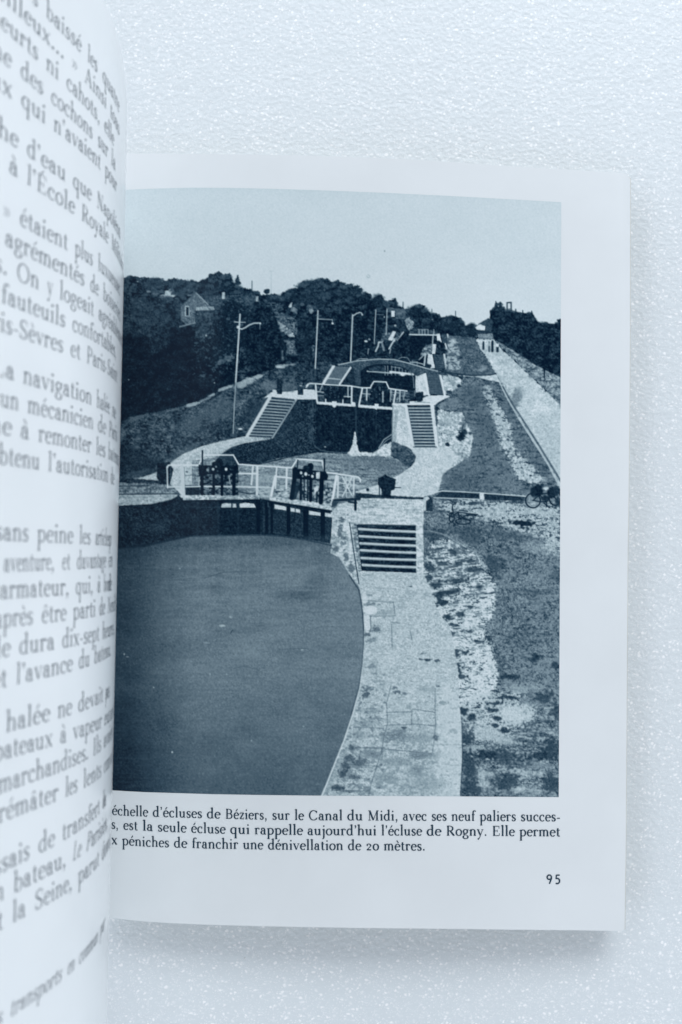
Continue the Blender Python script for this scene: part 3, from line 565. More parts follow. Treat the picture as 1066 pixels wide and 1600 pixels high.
    line([(310.6, 727), (318.5, 711), (364.6, 711), (373, 725.5), (404, 727.5), (419, 729), (432, 729.5), (456, 731)], 2.2, W)
    fill([(310.5, 726), (320, 727), (372, 727), (373, 739), (318, 741), (311, 745)], 22, r=.5, k=.4, f=20); ell(342, 724, 6.5, 8, 24); ell(335, 725, 4, 4, 28); line([(316.5, 704.5), (316.2, 728)], 2.5, 28)
    line([(316, 742), (316, 772)], 4.6, 20); line([(334, 738), (334, 772)], 4.2, 24); line([(347.2, 732), (347, 773)], 4.2, 18); line([(366, 738), (365.5, 772)], 5.6, 20); line([(312, 740), (372, 738)], 3, 22)
    for x, y, r, t in ((353.2, 733, 2.2, 215), (324.5, 734, 2.2, 150), (333, 733, 2, 190), (337.5, 729, 1.5, 130), (340, 736, 1.4, 80), (360, 733, 1.2, 90)): ell(x, y, r, r*1.1, t)
    line([(326, 730), (326, 738)], 1, 140); line([(358, 744), (360, 756)], 2.2, 170, .8)
    # right half: deck, rail, winding gear
    fill([(424, 762), (458, 764), (458, 778), (424, 774)], 150, r=1, k=1, f=90); fill([(470, 756), (520, 760), (520, 788), (470, 780)], 110, r=1, k=1, f=130); ell(435, 768, 8, 2, 50, 0, .8, .5, .4)
    fill([(420.5, 775), (458, 780), (524, 788.5), (518, 797.5), (470, 789.5), (422, 782)], 180, r=.4, k=.5, f=60, s=30); line([(420, 783.5), (470, 791), (518, 799)], 2.6, 20)
    specks(424, 777, 516, 793, 20, 1.3, 70, .6, seed=33)
    line([(404, 761.5), (424, 762)], 1.6, 190); line([(402, 766), (412, 775), (424, 776)], 4, 185, .7)
    line([(432.6, 730), (430.5, 763)], 2.4, 205); line([(430.5, 744), (424, 774)], 3.8, W); line([(448.3, 733), (447.6, 763)], 3.0, 205); line([(431, 744.6), (456, 747)], 2.6, 208)
    line([(456, 731), (465, 717.3), (503.6, 720), (507, 737)], 2.4, W); line([(509, 738), (553, 744), (560, 745.5), (563, 749), (563, 753)], 2.2, W)
    line([(465.5, 719), (465, 731)], 2, 40)
    line([(526, 744), (518.5, 788)], 4.0, W); line([(528.5, 744), (528, 777)], 2.6, 205); line([(553.3, 744), (552.6, 778)], 2.2, 205); line([(535, 745), (551, 776)], 1.8, 205); line([(550.5, 745), (535, 776)], 1.8, 205)
    line([(541, 743), (541.5, 777)], 1.4, 190); line([(529, 754), (552, 758)], 1.5, 195); line([(529, 768), (552, 771)], 1.2, 180); ring(543, 757, 5.5, 6, 1.2, 200)
    line([(511, 753), (520, 755)], 1.4, 170); line([(512, 755), (512, 762)], 1.2, 60)
    fill([(457, 731.5), (472, 733), (510, 737), (512, 750), (498, 751), (470, 749), (457, 747)], 22, r=.5, k=.4, f=20); fill([(494, 738), (500, 737), (500, 748), (494, 748)], 190, f=40); ell(485, 729, 5, 6, 22); ell(478, 731, 5, 4, 30)
    line([(507, 717), (507, 738)], 2.6, 22); line([(461.5, 733), (460, 750), (456, 778)], 7.0, 22); line([(464, 758), (458, 776)], 11, 28, .8); line([(470.5, 744), (470, 780)], 3.6, 20); line([(475.5, 750), (475.5, 781)], 2, 26); line([(481, 748), (481, 782)], 2.2, 28); line([(486, 730), (485.4, 782)], 5.0, 18)
    line([(503, 748), (501.5, 785)], 6.8, 18); line([(495.5, 766), (495, 784)], 2.8, 34); ell(509.5, 744, 3, 5, 22)
    line([(468, 762), (472, 770)], 5, 30)
    for x, y, r, t in ((477.8, 740.5, 2.4, 215), (470.5, 738.5, 2.0, 200), (488, 744, 2.0, 205), (482.5, 742, 1.1, 170), (473, 744, 1.2, 150), (490, 739, 1.2, 120), (494, 764, 3.4, 195)): ell(x, y, r, r*1.2, t)
    # beam, post, bollard and the dark strip behind the platform
    fill([(556, 770), (590, 773), (640, 776), (662, 777), (662, 781), (600, 779), (556, 778)], 46, r=.7, k=.7, f=30); ell(570, 775, 17, 3.4, 42, 0, .8, .5, .4)
    fill([(591, 747), (597, 744.5), (602, 741), (607, 744.5), (618.5, 748.5), (617, 765), (611, 767), (610.5, 776.5), (597, 776), (596, 764), (591, 757)], 30, r=.5, k=.3, f=22); line([(593, 750), (593, 776.5)], 1.4, 30); line([(617, 761.6), (626.5, 762)], 1.3, 40); line([(597, 755), (614, 756)], 1, 62, .6)
    ell(574.5, 765, 2.4, 2.6, 38)
    # platform over the quay stair
    fill([(523, 794), (530, 788), (563, 780), (600, 779.5), (662, 780), (661, 821), (560, 820), (548, 817), (520, 814)], 186, r=.6, k=.4, f=30, s=44, g=8)
    specks(562, 782, 625, 797, 26, 3.2, 110, .6, seed=41, flat=.25)
    line([(522, 782), (562, 779.5)], 4.2, 38); line([(545, 784), (557, 786)], 3, 40); line([(555.5, 783), (555.5, 796)], 4, 26); fill([(519, 783), (530, 783), (526, 790), (518, 793)], 60)
    fill([(520, 798), (546, 812), (550, 818), (558, 866), (567, 912), (562, 919), (546, 897), (530, 871), (515.5, 864)], 186, r=.5, k=.5, f=36, m=30, g=9)
    for x, y, rx, ry in ((531, 824, 4, 14), (536, 842, 4, 9), (524, 858, 5, 4), (541, 868, 4, 10), (549, 888, 4, 10), (534, 812, 5, 4)): ell(x, y, rx, ry, 96, 0, .8, .6, .9)
    line([(546.5, 817), (553, 862), (561, 912)], 1.5, 46); fill([(549, 817), (559, 818), (566, 892), (560.5, 893)], 134, r=.5, k=.5, f=70, m=30)
    fill([(558, 820), (650, 822), (651, 895), (565, 892)], 30, f=30, s=30, g=7)
    for a, b, c, d in ((561, 826.5, 649, 830.8), (562, 837.6, 649, 842), (563, 848.8, 649, 852.6), (564, 859.6, 649, 863.6), (565, 871.8, 649, 874.8), (567, 882.6, 650, 886.2)):
        line([(a, b), ((a+c)/2, (b+d)/2+.6), (c, d)], 3.8, 190); line([(a, b+2.3), (c, d+2.3)], 1.2, 104, .7); specks(a, b-1, c, d+1, 14, 1.5, 140, .6, seed=int(b), flat=.5)
    line([(560, 819.5), (650, 821.5)], 1.6, 60)
    fill([(650, 819), (661.5, 819), (662.5, 886), (654, 896), (650.5, 893)], 188, r=.4, k=.4, f=50, m=30); line([(662, 820), (663, 887)], 1.2, 70)
    # ---- right-hand grass, bank and foreground quay
    fill([(662, 776), (690, 768), (880, 775), (880, 1250), (700, 1250), (712, 1000), (662, 880)], 108, f=40, m=34, s=26, l=26, g=15)
    put(poly([(740, 830), (880, 830), (880, 1110), (740, 1060)])*np.clip(N_F*3+N_M*1.5, 0, 1), 140, .45)
    rg_ = [(690, 800), (880, 800), (880, 1245), (722, 1245), (722, 1110), (778, 1060), (770, 900), (745, 860), (700, 830), (670, 820)]
    mott(rg_, N_F+N_T+.9*N_M+.1*GR, 4, .8, 70, .36); mott(rg_, N_T+N_F-.6*N_M, 5, 1.1, 150, .5)
    mott(rg_, N_M+1.2*N_L+.4*N_F, 4, .4, 126, .4)
    g = poly([(676, 788), (740, 782), (830, 790), (876, 792), (876, 868), (846, 862), (858, 840), (800, 826), (756, 812), (700, 806)])
    scat(g, 9, 2.0*N_S+1.4*N_F, 3.4, .38, tex(172, f=26, g=9), .9)
    ell(819, 817.5, 20, 4, 32, .08, 1, .4, .45); ell(790, 836, 34, 8, 74, .1, .6, .7, .5); ell(850, 800, 22, 4, 176, .1, .7, .6, .5); ell(846, 858, 26, 7, 150, .2, .6, .7, .6); ell(770, 880, 16, 12, 52, .3, .7, .6, .5)
    ell(735, 840, 22, 9, 66, .3, .7, .7, .4); ell(682, 836, 16, 12, 64, 0, .8, .7, .4); ell(722, 828, 30, 6, 72, 0, .6, .7, .4)
    ell(760, 905, 14, 10, 52, .2, .7, .6, .4); ell(838, 944, 10, 7, 128, -.3, .6, .7, .6); ell(850, 885, 20, 7, 124, .2, .5, .8, .6); ell(835, 925, 30, 5, 64, 0, .5, .8, .5); ell(872, 900, 14, 7, 58, 0, .5, .8, .4)
    # rocky bank
    bank = [(672, 850), (684, 846), (702, 841), (729, 855), (747, 865), (762, 890), (773, 910), (773, 945), (769, 965), (757, 977), (760, 1003), (769, 1017), (775, 1034), (778, 1060), (770, 1085), (748, 1102), (716, 1105), (700, 1000), (664, 892)]
    scat(poly(bank), 6, 1.3*N_F+.9*N_T+.9*N_S, 4, .6, tex(200, f=18, m=8, g=7), .97)
    up = poly([(662, 850), (700, 840), (747, 862), (770, 905), (745, 940), (690, 950), (662, 900)])
    put(box(up, 5)*np.clip((N_T*1.6+N_S*1.4+1.4*N_F+.06*GR)*4-.35, 0, 1), 66, .65)
    put(box(poly([(664, 880), (745, 905), (768, 985), (720, 1090), (690, 970)]), 4)*np.clip((N_S*1.4+N_F*1.6)*5-1.5, 0, 1), 96, .6)
    for x, y, rx, ry, r in ((712, 907, 25, 4.5, -.08), (700, 925, 24, 5, -.18), (688, 942, 13, 5, 0), (749, 917, 10, 4, 0), (760, 927, 10, 2, -.05), (734, 948, 5, 3, 0), (719, 958.5, 10, 5, .05), (700, 966, 12, 4.5, -.08), (711, 976, 8, 2.6, .2),
                            (705, 990, 5.5, 3.2, .2), (732, 987, 10, 3.5, .1), (751, 1002, 11, 2.4, 0), (711, 1021, 8, 8, 0), (727, 1019, 5, 3, 0), (714, 1044, 9, 9, .4), (740, 890, 14, 5, 0), (669, 903, 7, 6, 0), (680, 914, 13, 6, 0), (687, 928, 15, 5, -.1),
                            (686, 942, 12, 5, 0), (697, 964, 7, 4, 0), (722, 1057, 12, 3, .3), (752, 1046, 6, 2, 0), (692, 880, 12, 4, .2), (716, 880, 9, 4, -.3), (708, 863, 8, 4, .3), (735, 876, 8, 3, 0), (672, 886, 8, 7, 0)):
        ell(x, y, rx*.8, ry*.85, 50, r, .85, .7, 1.0)
    q = np.random.RandomState(77)
    for _ in range(260):
        u, v = q.rand()**1.25, q.rand()**2.0
        y = 856+v*235; xl = np.interp(y, (850, 900, 960, 1000, 1100), (672, 668, 698, 712, 720)); xr = np.interp(y, (850, 880, 910, 960, 1000, 1060, 1100), (738, 756, 772, 768, 760, 776, 750))
        x = xl+u*(xr-xl); l = 1.5+q.rand()*5*(1-.5*v); w = .7+q.rand()*1.5*(1-.4*v); a_ = -.12+.3*(q.rand()-.5)
        line([(x-l, y-l*a_), (x+l*.2, y+.6*(q.rand()-.5)), (x+l, y+l*a_)], w, 44+q.rand()*50, .35+.5*q.rand())
    specks(700, 925, 768, 1060, 60, 1.7, 70, .8, seed=51, flat=.5); specks(676, 850, 745, 900, 60, 2.2, 75, .7, seed=52); specks(725, 1040, 775, 1105, 40, 1.6, 90, .7, seed=53)
    line([(671, 829), (690, 834), (704, 840), (729, 854), (747, 866)], 2.2, 132, .8); line([(674, 832), (704, 843), (728, 857)], 1.2, 60, .6)
    # lower right corner, scraped soil and tufts
    g = poly([(716, 1095), (745, 1085), (800, 1080), (840, 1100), (835, 1125), (790, 1150), (740, 1165), (724, 1130)])
    scat(g, 12, 1.4*N_S+1.9*N_F, 3, .34, tex(178, f=30, g=9), .88)
    mott([(730, 1100), (870, 1090), (872, 1240), (730, 1240)], N_S+N_F+.6*N_M+.06*GR, 5, .7, 176, .65, r=8)
    for x, y, rx, ry, t in ((802, 1116, 24, 10, 192), (764, 1149, 30, 10, 176), (755, 1209, 17, 5, 178), (751, 1227, 13, 9, 184), (809, 1232, 13, 6, 180), (814, 1206, 20, 4.5, 180), (840, 1236, 10, 8, 160), (845, 1209, 8, 4, 178), (745, 1170, 18, 5, 160), (835, 1095, 22, 7, 124), (810, 1075, 16, 6, 150), (840, 1195, 26, 5, 130)):
        ell(x, y, rx, ry, t, .1, .85, .7, .8)
    for x, y, rx, ry, r in ((723, 1109, 9.5, 5, 0), (772, 1109, 9, 3, 0), (776, 1122.5, 7, 3, .1), (789, 1141, 9, 4, .4), (775, 1134, 6, 3, .3), (785, 1182, 36, 8, .22), (760, 1180, 16, 6, -.1), (730, 1151, 11, 10, 0), (733, 1200, 10, 26, 0), (738, 1232, 14, 12, 0), (792, 1222, 20, 12, -.2),
                            (796, 1057, 18, 4, 0), (862, 1170, 14, 14, 0), (868, 1110, 8, 10, 0), (840, 1180, 14, 6, 0), (850, 1090, 16, 8, 0), (796, 1090, 14, 4, 0), (773, 1099, 10, 2, 0), (862, 1225, 16, 14, 0), (736, 1120, 8, 5, 0), (838, 1028, 8, 6, 0), (868, 1040, 6, 6, 0)):
        ell(x, y, rx, ry, 44 if ry < 7 else 60, r, .85, .7, .7)
    # quay paving
    quay = [(562, 914), (566, 893), (652, 896), (659, 894), (670, 913), (679, 941), (688, 961), (700, 973), (708, 996), (712, 1026), (716, 1047), (717.5, 1097), (721, 1125), (722, 1181), (718.5, 1250), (498, 1250), (509, 1226), (522.5, 1192), (537.5, 1155), (551, 1114),
            (562, 1074), (566.5, 1040), (569, 1005), (569, 980), (567.5, 957), (565, 935)]
    fill(quay, 182, r=.5, k=.4, f=20, m=14, s=16, g=9)
    mott(quay, .8*N_F+.8*N_S+.6*N_M, 4, .8, 148, .55, r=1); mott(quay, N_M+.6*N_T, 4, .5, 168, .5, r=1)
    put(poly([(690, 1060), (717, 1090), (721, 1130), (722, 1190), (718, 1246), (676, 1246), (684, 1120)]), 198, .55)
    cop = [(567, 1040), (600, 1050), (606, 1100), (600, 1170), (578, 1244), (508, 1244), (524, 1196), (540, 1155), (556, 1112)]
    mott(cop, N_T+N_F+.5*N_S+.05*GR, 5, .55, 84, .7, r=2); mott(quay, N_T+.7*N_F-.5*N_M, 5, 1.0, 206, .7, r=1)
    low = np.clip((HY+PY0-1090)/80, 0, 1)
    put(poly(quay)*low*np.clip((N_M*1.0+N_T*1.5+N_F)*4+.1, 0, 1)*np.clip((722-HX-PX0)/60, 0, 1), 118, .6)
    put(poly(quay)*np.clip((N_S*1.6+N_F)*4-.9, 0, 1), 135, .6)
    for pts in ([(566, 938), (615, 941), (617, 958), (618, 962), (578, 963)], [(612, 972), (625, 974)], [(612, 975), (613, 1012)], [(641, 986), (644, 1000)], [(611, 1072), (604, 1100), (606, 1130), (600, 1150), (597, 1172), (588, 1200), (580, 1225), (576, 1244)],
                [(552, 1136), (600, 1138)], [(556, 1168), (597, 1170), (640, 1174), (675, 1178)], [(604, 1113), (642, 1112), (645, 1108), (680, 1113), (681, 1130), (678, 1160), (675, 1180)], [(644, 1112), (643, 1132), (604, 1133)], [(643, 1131), (680, 1134)],
                [(545, 1194), (590, 1197)], [(522, 1235), (576, 1236)], [(568, 1168), (600, 1168)], [(680, 1075), (680, 1112)]):
        line(pts, 1.5, 98, .62)
    for x, y, rx, ry, t in ((578, 930, 9, 2.4, 110), (580, 944, 14, 3, 115), (600, 957, 16, 4, 148), (586, 984, 9, 5, 92), (574, 990, 6, 3, 88), (582, 1000, 7, 3, 130), (582, 1040, 7, 4, 120), (643, 916, 4, 1.2, 50), (660, 1021, 5, 1.2, 70), (664, 1030, 9, 1.4, 60), (668, 1031, 4, 1.5, 40), (683, 1032, 4, 1.5, 70),
                            (575, 1076, 6, 4, 92), (572, 1085, 5, 5, 70), (617, 1074, 5, 3, 100), (624, 1082, 8, 3, 80), (631, 1137, 3, 1.5, 30), (620, 1148, 18, 9, 110), (650, 1152, 24, 6, 140), (550, 1168, 5, 4, 70), (580, 1178, 14, 5, 120), (545, 1186, 8, 5, 70), (540, 1196, 8, 5, 60), (562, 1192, 10, 6, 84), (537, 1208, 8, 6, 60), (552, 1214, 10, 4, 76), (527, 1231, 9, 4, 55), (545, 1236, 14, 2, 100),
                            (655, 1180, 16, 5, 118), (620, 1190, 18, 6, 140), (600, 1215, 14, 5, 136), (650, 1205, 12, 9, 130), (682, 1152, 4, 4, 90), (684, 1072, 3, 1.2, 60), (580, 1110, 12, 4, 140), (572, 1130, 14, 5, 146), (560, 1148, 8, 6, 140), (666, 1225, 24, 10, 150), (668, 1076, 12, 5, 152), (693, 1098, 8, 3, 130)):
        ell(x, y, rx, ry, t, 0, .75, .6, .9)
    specks(570, 1090, 690, 1243, 110, 2.0, 118, .6, seed=61, flat=.6); specks(570, 900, 700, 1090, 60, 1.6, 140, .6, seed=62, flat=.45); specks(535, 1110, 600, 1240, 60, 2.2, 96, .7, seed=63)
    ell(578.5, 953, 10, 7, 204); ell(569.5, 935, 5, 8, 200, 0, .9, .4, .2); fill([(568, 962), (577, 962), (578, 985), (570, 985)], 200, r=.6, k=.3, f=12); line([(579, 963), (580, 984)], 1.6, 110, .8)
    fill([(545, 1163), (548, 1162), (527, 1205), (512, 1242), (503, 1244), (522, 1200)], 150, r=.7, k=.5, f=20)
    line([(566, 1042), (563, 1070), (552, 1112), (538.5, 1155), (523.5, 1192), (510, 1226), (503, 1244)], 2.4, 204, .9)
    line([(721.5, 1120), (723, 1180), (719.5, 1246)], 1.4, 60, .6)
    # low wall, railing and stone post in front of the grass
    fill([(690, 768), (750, 770.5), (826, 776), (826, 783), (757, 781), (679, 777)], 44, r=.5, k=.4, f=18); line([(673, 773), (681, 769.5), (692, 767), (749, 770), (824, 775.7)], 1.5, 200); line([(678, 777.5), (748, 780)], 1.5, 190)
    fill([(749.5, 770.5), (756.5, 771), (757, 781), (749.5, 780.5)], 200); ell(741, 786, 14, 3, 50, 0, .85, .6, .5); ell(730, 784, 3, 2.4, 180)
    fill([(662, 780), (664, 776.5), (669, 775), (675, 777), (676.5, 784), (676, 799), (663, 798)], 42, f=14); fill([(662, 780), (664, 776.5), (669, 775.4), (672, 779), (666, 783), (666, 798), (662.5, 798)], 186, r=.4, k=.3); ell(687, 799, 10, 2, 70, 0, .7, .6, .4)
    # bicycle lying in the grass
    ring(724, 815, 12, 4.2, 1.9, 36); ring(706, 808.5, 4, 7.5, 2.0, 36); ell(710, 806, 7, 6, 50, 0, .6, .6, .8); D = 32
    for q in ([(706, 808), (716, 800), (735, 803), (745, 804)], [(716, 800), (718, 810), (735, 803)], [(707, 793), (708, 800), (704, 808)], [(718, 797), (731, 799)], [(730, 806), (746, 804)], [(720, 806), (728, 812)]): line(q, 1.9, D, .95)
    line([(708, 787), (706.5, 796)], 1.6, D)
    # bicycle with panniers at the right edge
    ell(833, 782, 13, 13, 168, 0, .6, .5, .3); ell(868, 779, 11, 12, 150, 0, .5, .5, .3); ring(833, 782, 11.5, 11.5, 2.0, 24); ring(868, 779, 9.5, 10.5, 2.2, 24); ring(833, 782, 8, 8, .6, 90, .6)
    for q in ([(833, 782), (845, 772), (859, 770), (856, 783), (845, 784), (841, 768)], [(845, 784), (833, 782)], [(859, 762), (868, 779)], [(854, 783), (854, 792)], [(856, 783), (859, 770)], [(850, 786), (858, 793)]): line(q, 1.7, 30)
    ell(840, 767, 9, 10, 26, .2, 1, .3, .25); ell(833, 768, 4, 8, 34, 0, 1, .3, .25); ell(862, 770, 6, 8, 30, 0, 1, .3, .3); ell(850, 778, 6, 4, 34, 0, .9, .4, .4); ell(870, 768, 6, 7, 40, 0, .9, .4, .4); ell(853, 763, 4, 2.4, 190); line([(856, 756), (862, 757)], 2, 40); ell(847, 757, 3, 2, 40)
    ell(872, 783, 5, 8, 36, 0, .8, .5, .3)
    # ---- the great basin of still water
    wat = [(110, 860), (187, 855), (225, 852), (270, 843), (300, 837), (405, 835), (440, 837), (480, 843), (519, 850), (516, 864), (530, 871), (546, 897), (562, 918), (565, 935), (567.5, 957), (569, 980), (569, 1005), (566.5, 1040), (562, 1074), (551, 1114),
           (537.5, 1155), (522.5, 1192), (509, 1226), (498, 1250), (110, 1250)]
    x, y = HX+PX0, HY+PY0
    ripple = fbm(26, 3.2, 77, 3)-.5
    w = 112+20*N_L+11*ripple+3.6*GR+9*HT+9*np.exp(-((x-400)/110)**2-((y-1000)/110)**2)+10*(vn(5, 70, 81)-.5)*np.clip((1000-y)/120, 0, 1)
    w = w-50*np.clip((310-x)/110, 0, 1)**1.3-16*np.clip((880-y)/30, 0, 1)*np.clip((330-x)/80, 0, 1)-14*np.clip((y-1060)/160, 0, 1)*np.clip((380-x)/150, 0, 1)-20*np.clip((y-1070)/150, 0, 1)
    w = w+4*np.clip((x-430)/120, 0, 1)
    put(poly(wat), w)
    for a, b, rx, ry, t, al in ((470, 930, 26, 10, 80, .6), (497, 915, 14, 22, 88, .4), (528, 905, 14, 26, 124, .4), (553, 945, 9, 30, 126, .4), (485, 968, 16, 14, 124, .45), (250, 1130, 26, 14, 62, .5), (300, 1170, 40, 20, 86, .4), (338, 920, 10, 8, 84, .4), (280, 1010, 60, 12, 90, .3), (205, 870, 30, 14, 58, .5), (430, 846, 90, 9, 76, .6), (300, 850, 50, 10, 70, .5), (505, 868, 14, 18, 80, .5)):
        ell(a, b, rx, ry, t, 0, al, 1.2, .3)
    wr = np.clip((fbm(40, 2.6, 171, 3)-.52)*7, 0, 1)*np.exp(-((y-915)/55)**2)*np.clip((x-215)/60, 0, 1)
    put(poly(wat)*wr, 134, .35); put(poly(wat)*np.clip((fbm(60, 3.2, 172, 3)-.56)*7, 0, 1), 84, .15)
    for q, t in (([(316, 898), (345, 896), (395, 900)], 120), ([(320, 903), (350, 894), (385, 893)], 66), ([(312, 868), (330, 865)], 122), ([(372, 866), (392, 865)], 125), ([(425, 868), (445, 871)], 120), ([(440, 915), (430, 920)], 125), ([(460, 874), (466, 875)], 120), ([(435, 1015), (480, 1013)], 74), ([(365, 1045), (380, 1041), (405, 1047)], 76), ([(205, 1000), (260, 1008), (250, 1020)], 70), ([(275, 908), (300, 909)], 118), ([(495, 980), (520, 979)], 78), ([(380, 935), (372, 950)], 108)):
        line(q, 1.2, t, .5)
    for x_, y_, rx, ry, t in ((347, 977.5, 5, 1.8, 175), (361, 964, 3, 1.6, 150), (323, 1004, 5, 1.6, 140), (335, 1000, 2, 1.6, 130), (354, 1053, 1, 1, 170), (474, 1135, 1, 1, 180), (393, 1157, 1, 1, 190), (472, 1015, 1.6, 1, 160), (194, 1022, 1, 1.2, 180), (199, 1026, 2.4, 1, 150), (269, 1175, 1.4, 1.4, 215), (240, 1074, 1, 1, 180), (328, 1053, 1, 1, 170), (281, 888, 1, 1, 170)):
        ell(x_, y_, rx, ry, t, 0, .9, .4, .2)
    line([(504, 890), (504, 1000)], 14, 100, .10); line([(360, 990), (364, 984)], 1, 50)
    line([(546, 899), (561, 922), (564.5, 940), (567, 960), (568.3, 985)], 2.0, 46, .7); line([(568, 985), (568, 1010), (565.4, 1042), (560, 1076), (548, 1118)], 1.4, 62, .55)
    line([(300, 838), (405, 836), (440, 838), (480, 844), (518, 852)], 2.2, 40, .6); line([(187, 856), (226, 853), (272, 843), (300, 837)], 3, 30, .7)
    # overall grain of the halftone
    T = T+1.2*GR+2.0*HT*np.clip(1-abs(T-110)/110, 0, 1)
    # the screen and the press soften every edge, and leave a grain of their own
    T = .5*T+.5*box(T, .5)
    g2 = box(GR1, 1); g2 = g2/g2.std()
    T = T+np.interp(T, (15, 40, 100, 170, 205), (1.0, 2.0, 2.6, 1.6, .5))*g2
    return np.clip(T.reshape(PH, SS, PW, SS).mean((1, 3)), 14, 210)

TONES = ((14, 3, 20, 40), (30, 15, 36, 54), (60, 43, 65, 83), (90, 73, 93, 109), (120, 104, 123, 138), (150, 138, 157, 170), (180, 171, 188, 200), (200, 192, 205, 217), (210, 202, 214, 226))
def tone_rgb(t):
    k = np.array(TONES, float)
    return np.stack([np.interp(t, k[:, 0], k[:, c]) for c in (1, 2, 3)], -1)/255
# ================================================================ helpers
def mesh_ob(name, v, faces, mat, parent=None, smooth=True):
    me = bpy.data.meshes.new(name)
    v = np.asarray(v, np.float32).reshape(-1, 3); f = np.asarray(faces, np.int32).reshape(-1, 4)
    me.vertices.add(len(v)); me.vertices.foreach_set('co', v.ravel())
    me.loops.add(f.size); me.loops.foreach_set('vertex_index', f.ravel())
    me.polygons.add(len(f)); me.polygons.foreach_set('loop_start', np.arange(0, f.size, 4, dtype=np.int32))
    me.update(calc_edges=True); me.validate()
    if smooth: me.polygons.foreach_set('use_smooth', np.ones(len(me.polygons), bool))
    me.materials.append(mat)
    o = bpy.data.objects.new(name, me); COL.objects.link(o)
    if parent: o.parent = parent
    return o
def grid_faces(nu, nv, flip=False, base=0):
    """quads of a grid of nv rows and nu columns"""
    i, j = np.meshgrid(np.arange(nu-1), np.arange(nv-1)); a = (j*nu+i).ravel()+base
    q = np.stack([a, a+nu, a+nu+1, a+1], -1)
    return q[:, ::-1] if flip else q
def slab(top, bot, nu, nv):
    """a closed sheet between two grids (nv, nu, 3)"""
    n = nu*nv; t2, b2 = top.reshape(-1, 3), bot.reshape(-1, 3)
    f = [grid_faces(nu, nv), grid_faces(nu, nv, True, n)]
    idx = np.arange(n).reshape(nv, nu)
    ring = np.concatenate([idx[0, :-1], idx[:-1, -1], idx[-1, :0:-1], idx[:0:-1, 0]]); nx = np.roll(ring, -1)
    m = len(ring); k = np.arange(m); kn = np.roll(k, -1)     # the edge has its own corners, so it stays crisp
    f.append(np.stack([k, kn, kn+m, k+m], -1)+2*n)
    return np.concatenate([t2, b2, t2[ring], b2[ring]]), np.concatenate(f)
def principled(name, color, rough=.6, spec=.3, coat=0.0, coat_rough=.3):
    m = bpy.data.materials.new(name); m.use_nodes = True
    b = m.node_tree.nodes['Principled BSDF']
    b.inputs['Base Color'].default_value = (*color, 1); b.inputs['Roughness'].default_value = rough
    b.inputs['Specular IOR Level'].default_value = spec
    b.inputs['Coat Weight'].default_value = coat; b.inputs['Coat Roughness'].default_value = coat_rough
    return m, m.node_tree.nodes, m.node_tree.links, b
def node(n, typ, **kw):
    x = n.new(typ)
    for k, v in kw.items():
        if k in x.inputs: x.inputs[k].default_value = v
        else: setattr(x, k, v)
    return x
# ================================================================ materials
def paper_mat(name, color, rough=.55, spec=.35, var=.03):
    m, n, l, b = principled(name, color, rough, spec)
    tc = node(n, 'ShaderNodeTexCoord')
    nz = node(n, 'ShaderNodeTexNoise', Scale=42.0, Detail=5.0); l.new(tc.outputs['Object'], nz.inputs['Vector'])
    rp = node(n, 'ShaderNodeValToRGB')
    rp.color_ramp.elements[0].position = .3; rp.color_ramp.elements[1].position = .7
    rp.color_ramp.elements[0].color = (*[c*(1-var) for c in color], 1); rp.color_ramp.elements[1].color = (*[min(1, c*(1+var*.6)) for c in color], 1)
    l.new(nz.outputs['Fac'], rp.inputs['Fac']); l.new(rp.outputs['Color'], b.inputs['Base Color'])
    n2 = node(n, 'ShaderNodeTexNoise', Scale=2600.0, Detail=3.0); l.new(tc.outputs['Object'], n2.inputs['Vector'])
    bp = node(n, 'ShaderNodeBump', Strength=.12, Distance=.00004); l.new(n2.outputs['Fac'], bp.inputs['Height'])
    l.new(bp.outputs['Normal'], b.inputs['Normal'])
    return m
PAPER = (.795, .818, .822)
M_PAPER = paper_mat('coated_paper', PAPER, .2, .4)
M_EDGE = paper_mat('cream_paper_edge', (.66, .65, .60), .8, .2, .1)
M_COVER = paper_mat('cover_board', (.05, .08, .11), .5, .4, .1)
M_INK, _n, _l, _b = principled('printing_ink', (.010, .038, .066), .55, .25)
M_INKL, _n, _l, _b = principled('text_ink', (.085, .11, .135), .6, .2)
M_PIC, n_, l_, b_ = principled('halftone_print', (.2, .2, .2), .12, .17)
at_ = node(n_, 'ShaderNodeAttribute', attribute_name='ink'); l_.new(at_.outputs['Color'], b_.inputs['Base Color'])

M_FOAM, n_, l_, b_ = principled('white_foam', (.78, .80, .80), .42, .28)
tc = node(n_, 'ShaderNodeTexCoord')
mp = node(n_, 'ShaderNodeMapping'); mp.inputs['Rotation'].default_value = (0, 0, math.radians(22)); mp.inputs['Scale'].default_value = (.8, 1, 1)
l_.new(tc.outputs['Object'], mp.inputs['Vector'])
wob = node(n_, 'ShaderNodeTexNoise', Scale=260.0, Detail=2.0); l_.new(mp.outputs['Vector'], wob.inputs['Vector'])
va = node(n_, 'ShaderNodeVectorMath', operation='MULTIPLY_ADD'); l_.new(wob.outputs['Color'], va.inputs[0]); va.inputs[1].default_value = (.0022, .0022, 0); l_.new(mp.outputs['Vector'], va.inputs[2])
vo = node(n_, 'ShaderNodeTexVoronoi', Scale=780.0, feature='SMOOTH_F1'); vo.inputs['Smoothness'].default_value = .35; l_.new(va.outputs[0], vo.inputs['Vector'])
nz = node(n_, 'ShaderNodeTexNoise', Scale=900.0, Detail=4.0, Roughness=.65); l_.new(mp.outputs['Vector'], nz.inputs['Vector'])
ad = node(n_, 'ShaderNodeMath', operation='MULTIPLY_ADD'); l_.new(vo.outputs['Distance'], ad.inputs[0]); ad.inputs[1].default_value = .9; l_.new(nz.outputs['Fac'], ad.inputs[2])
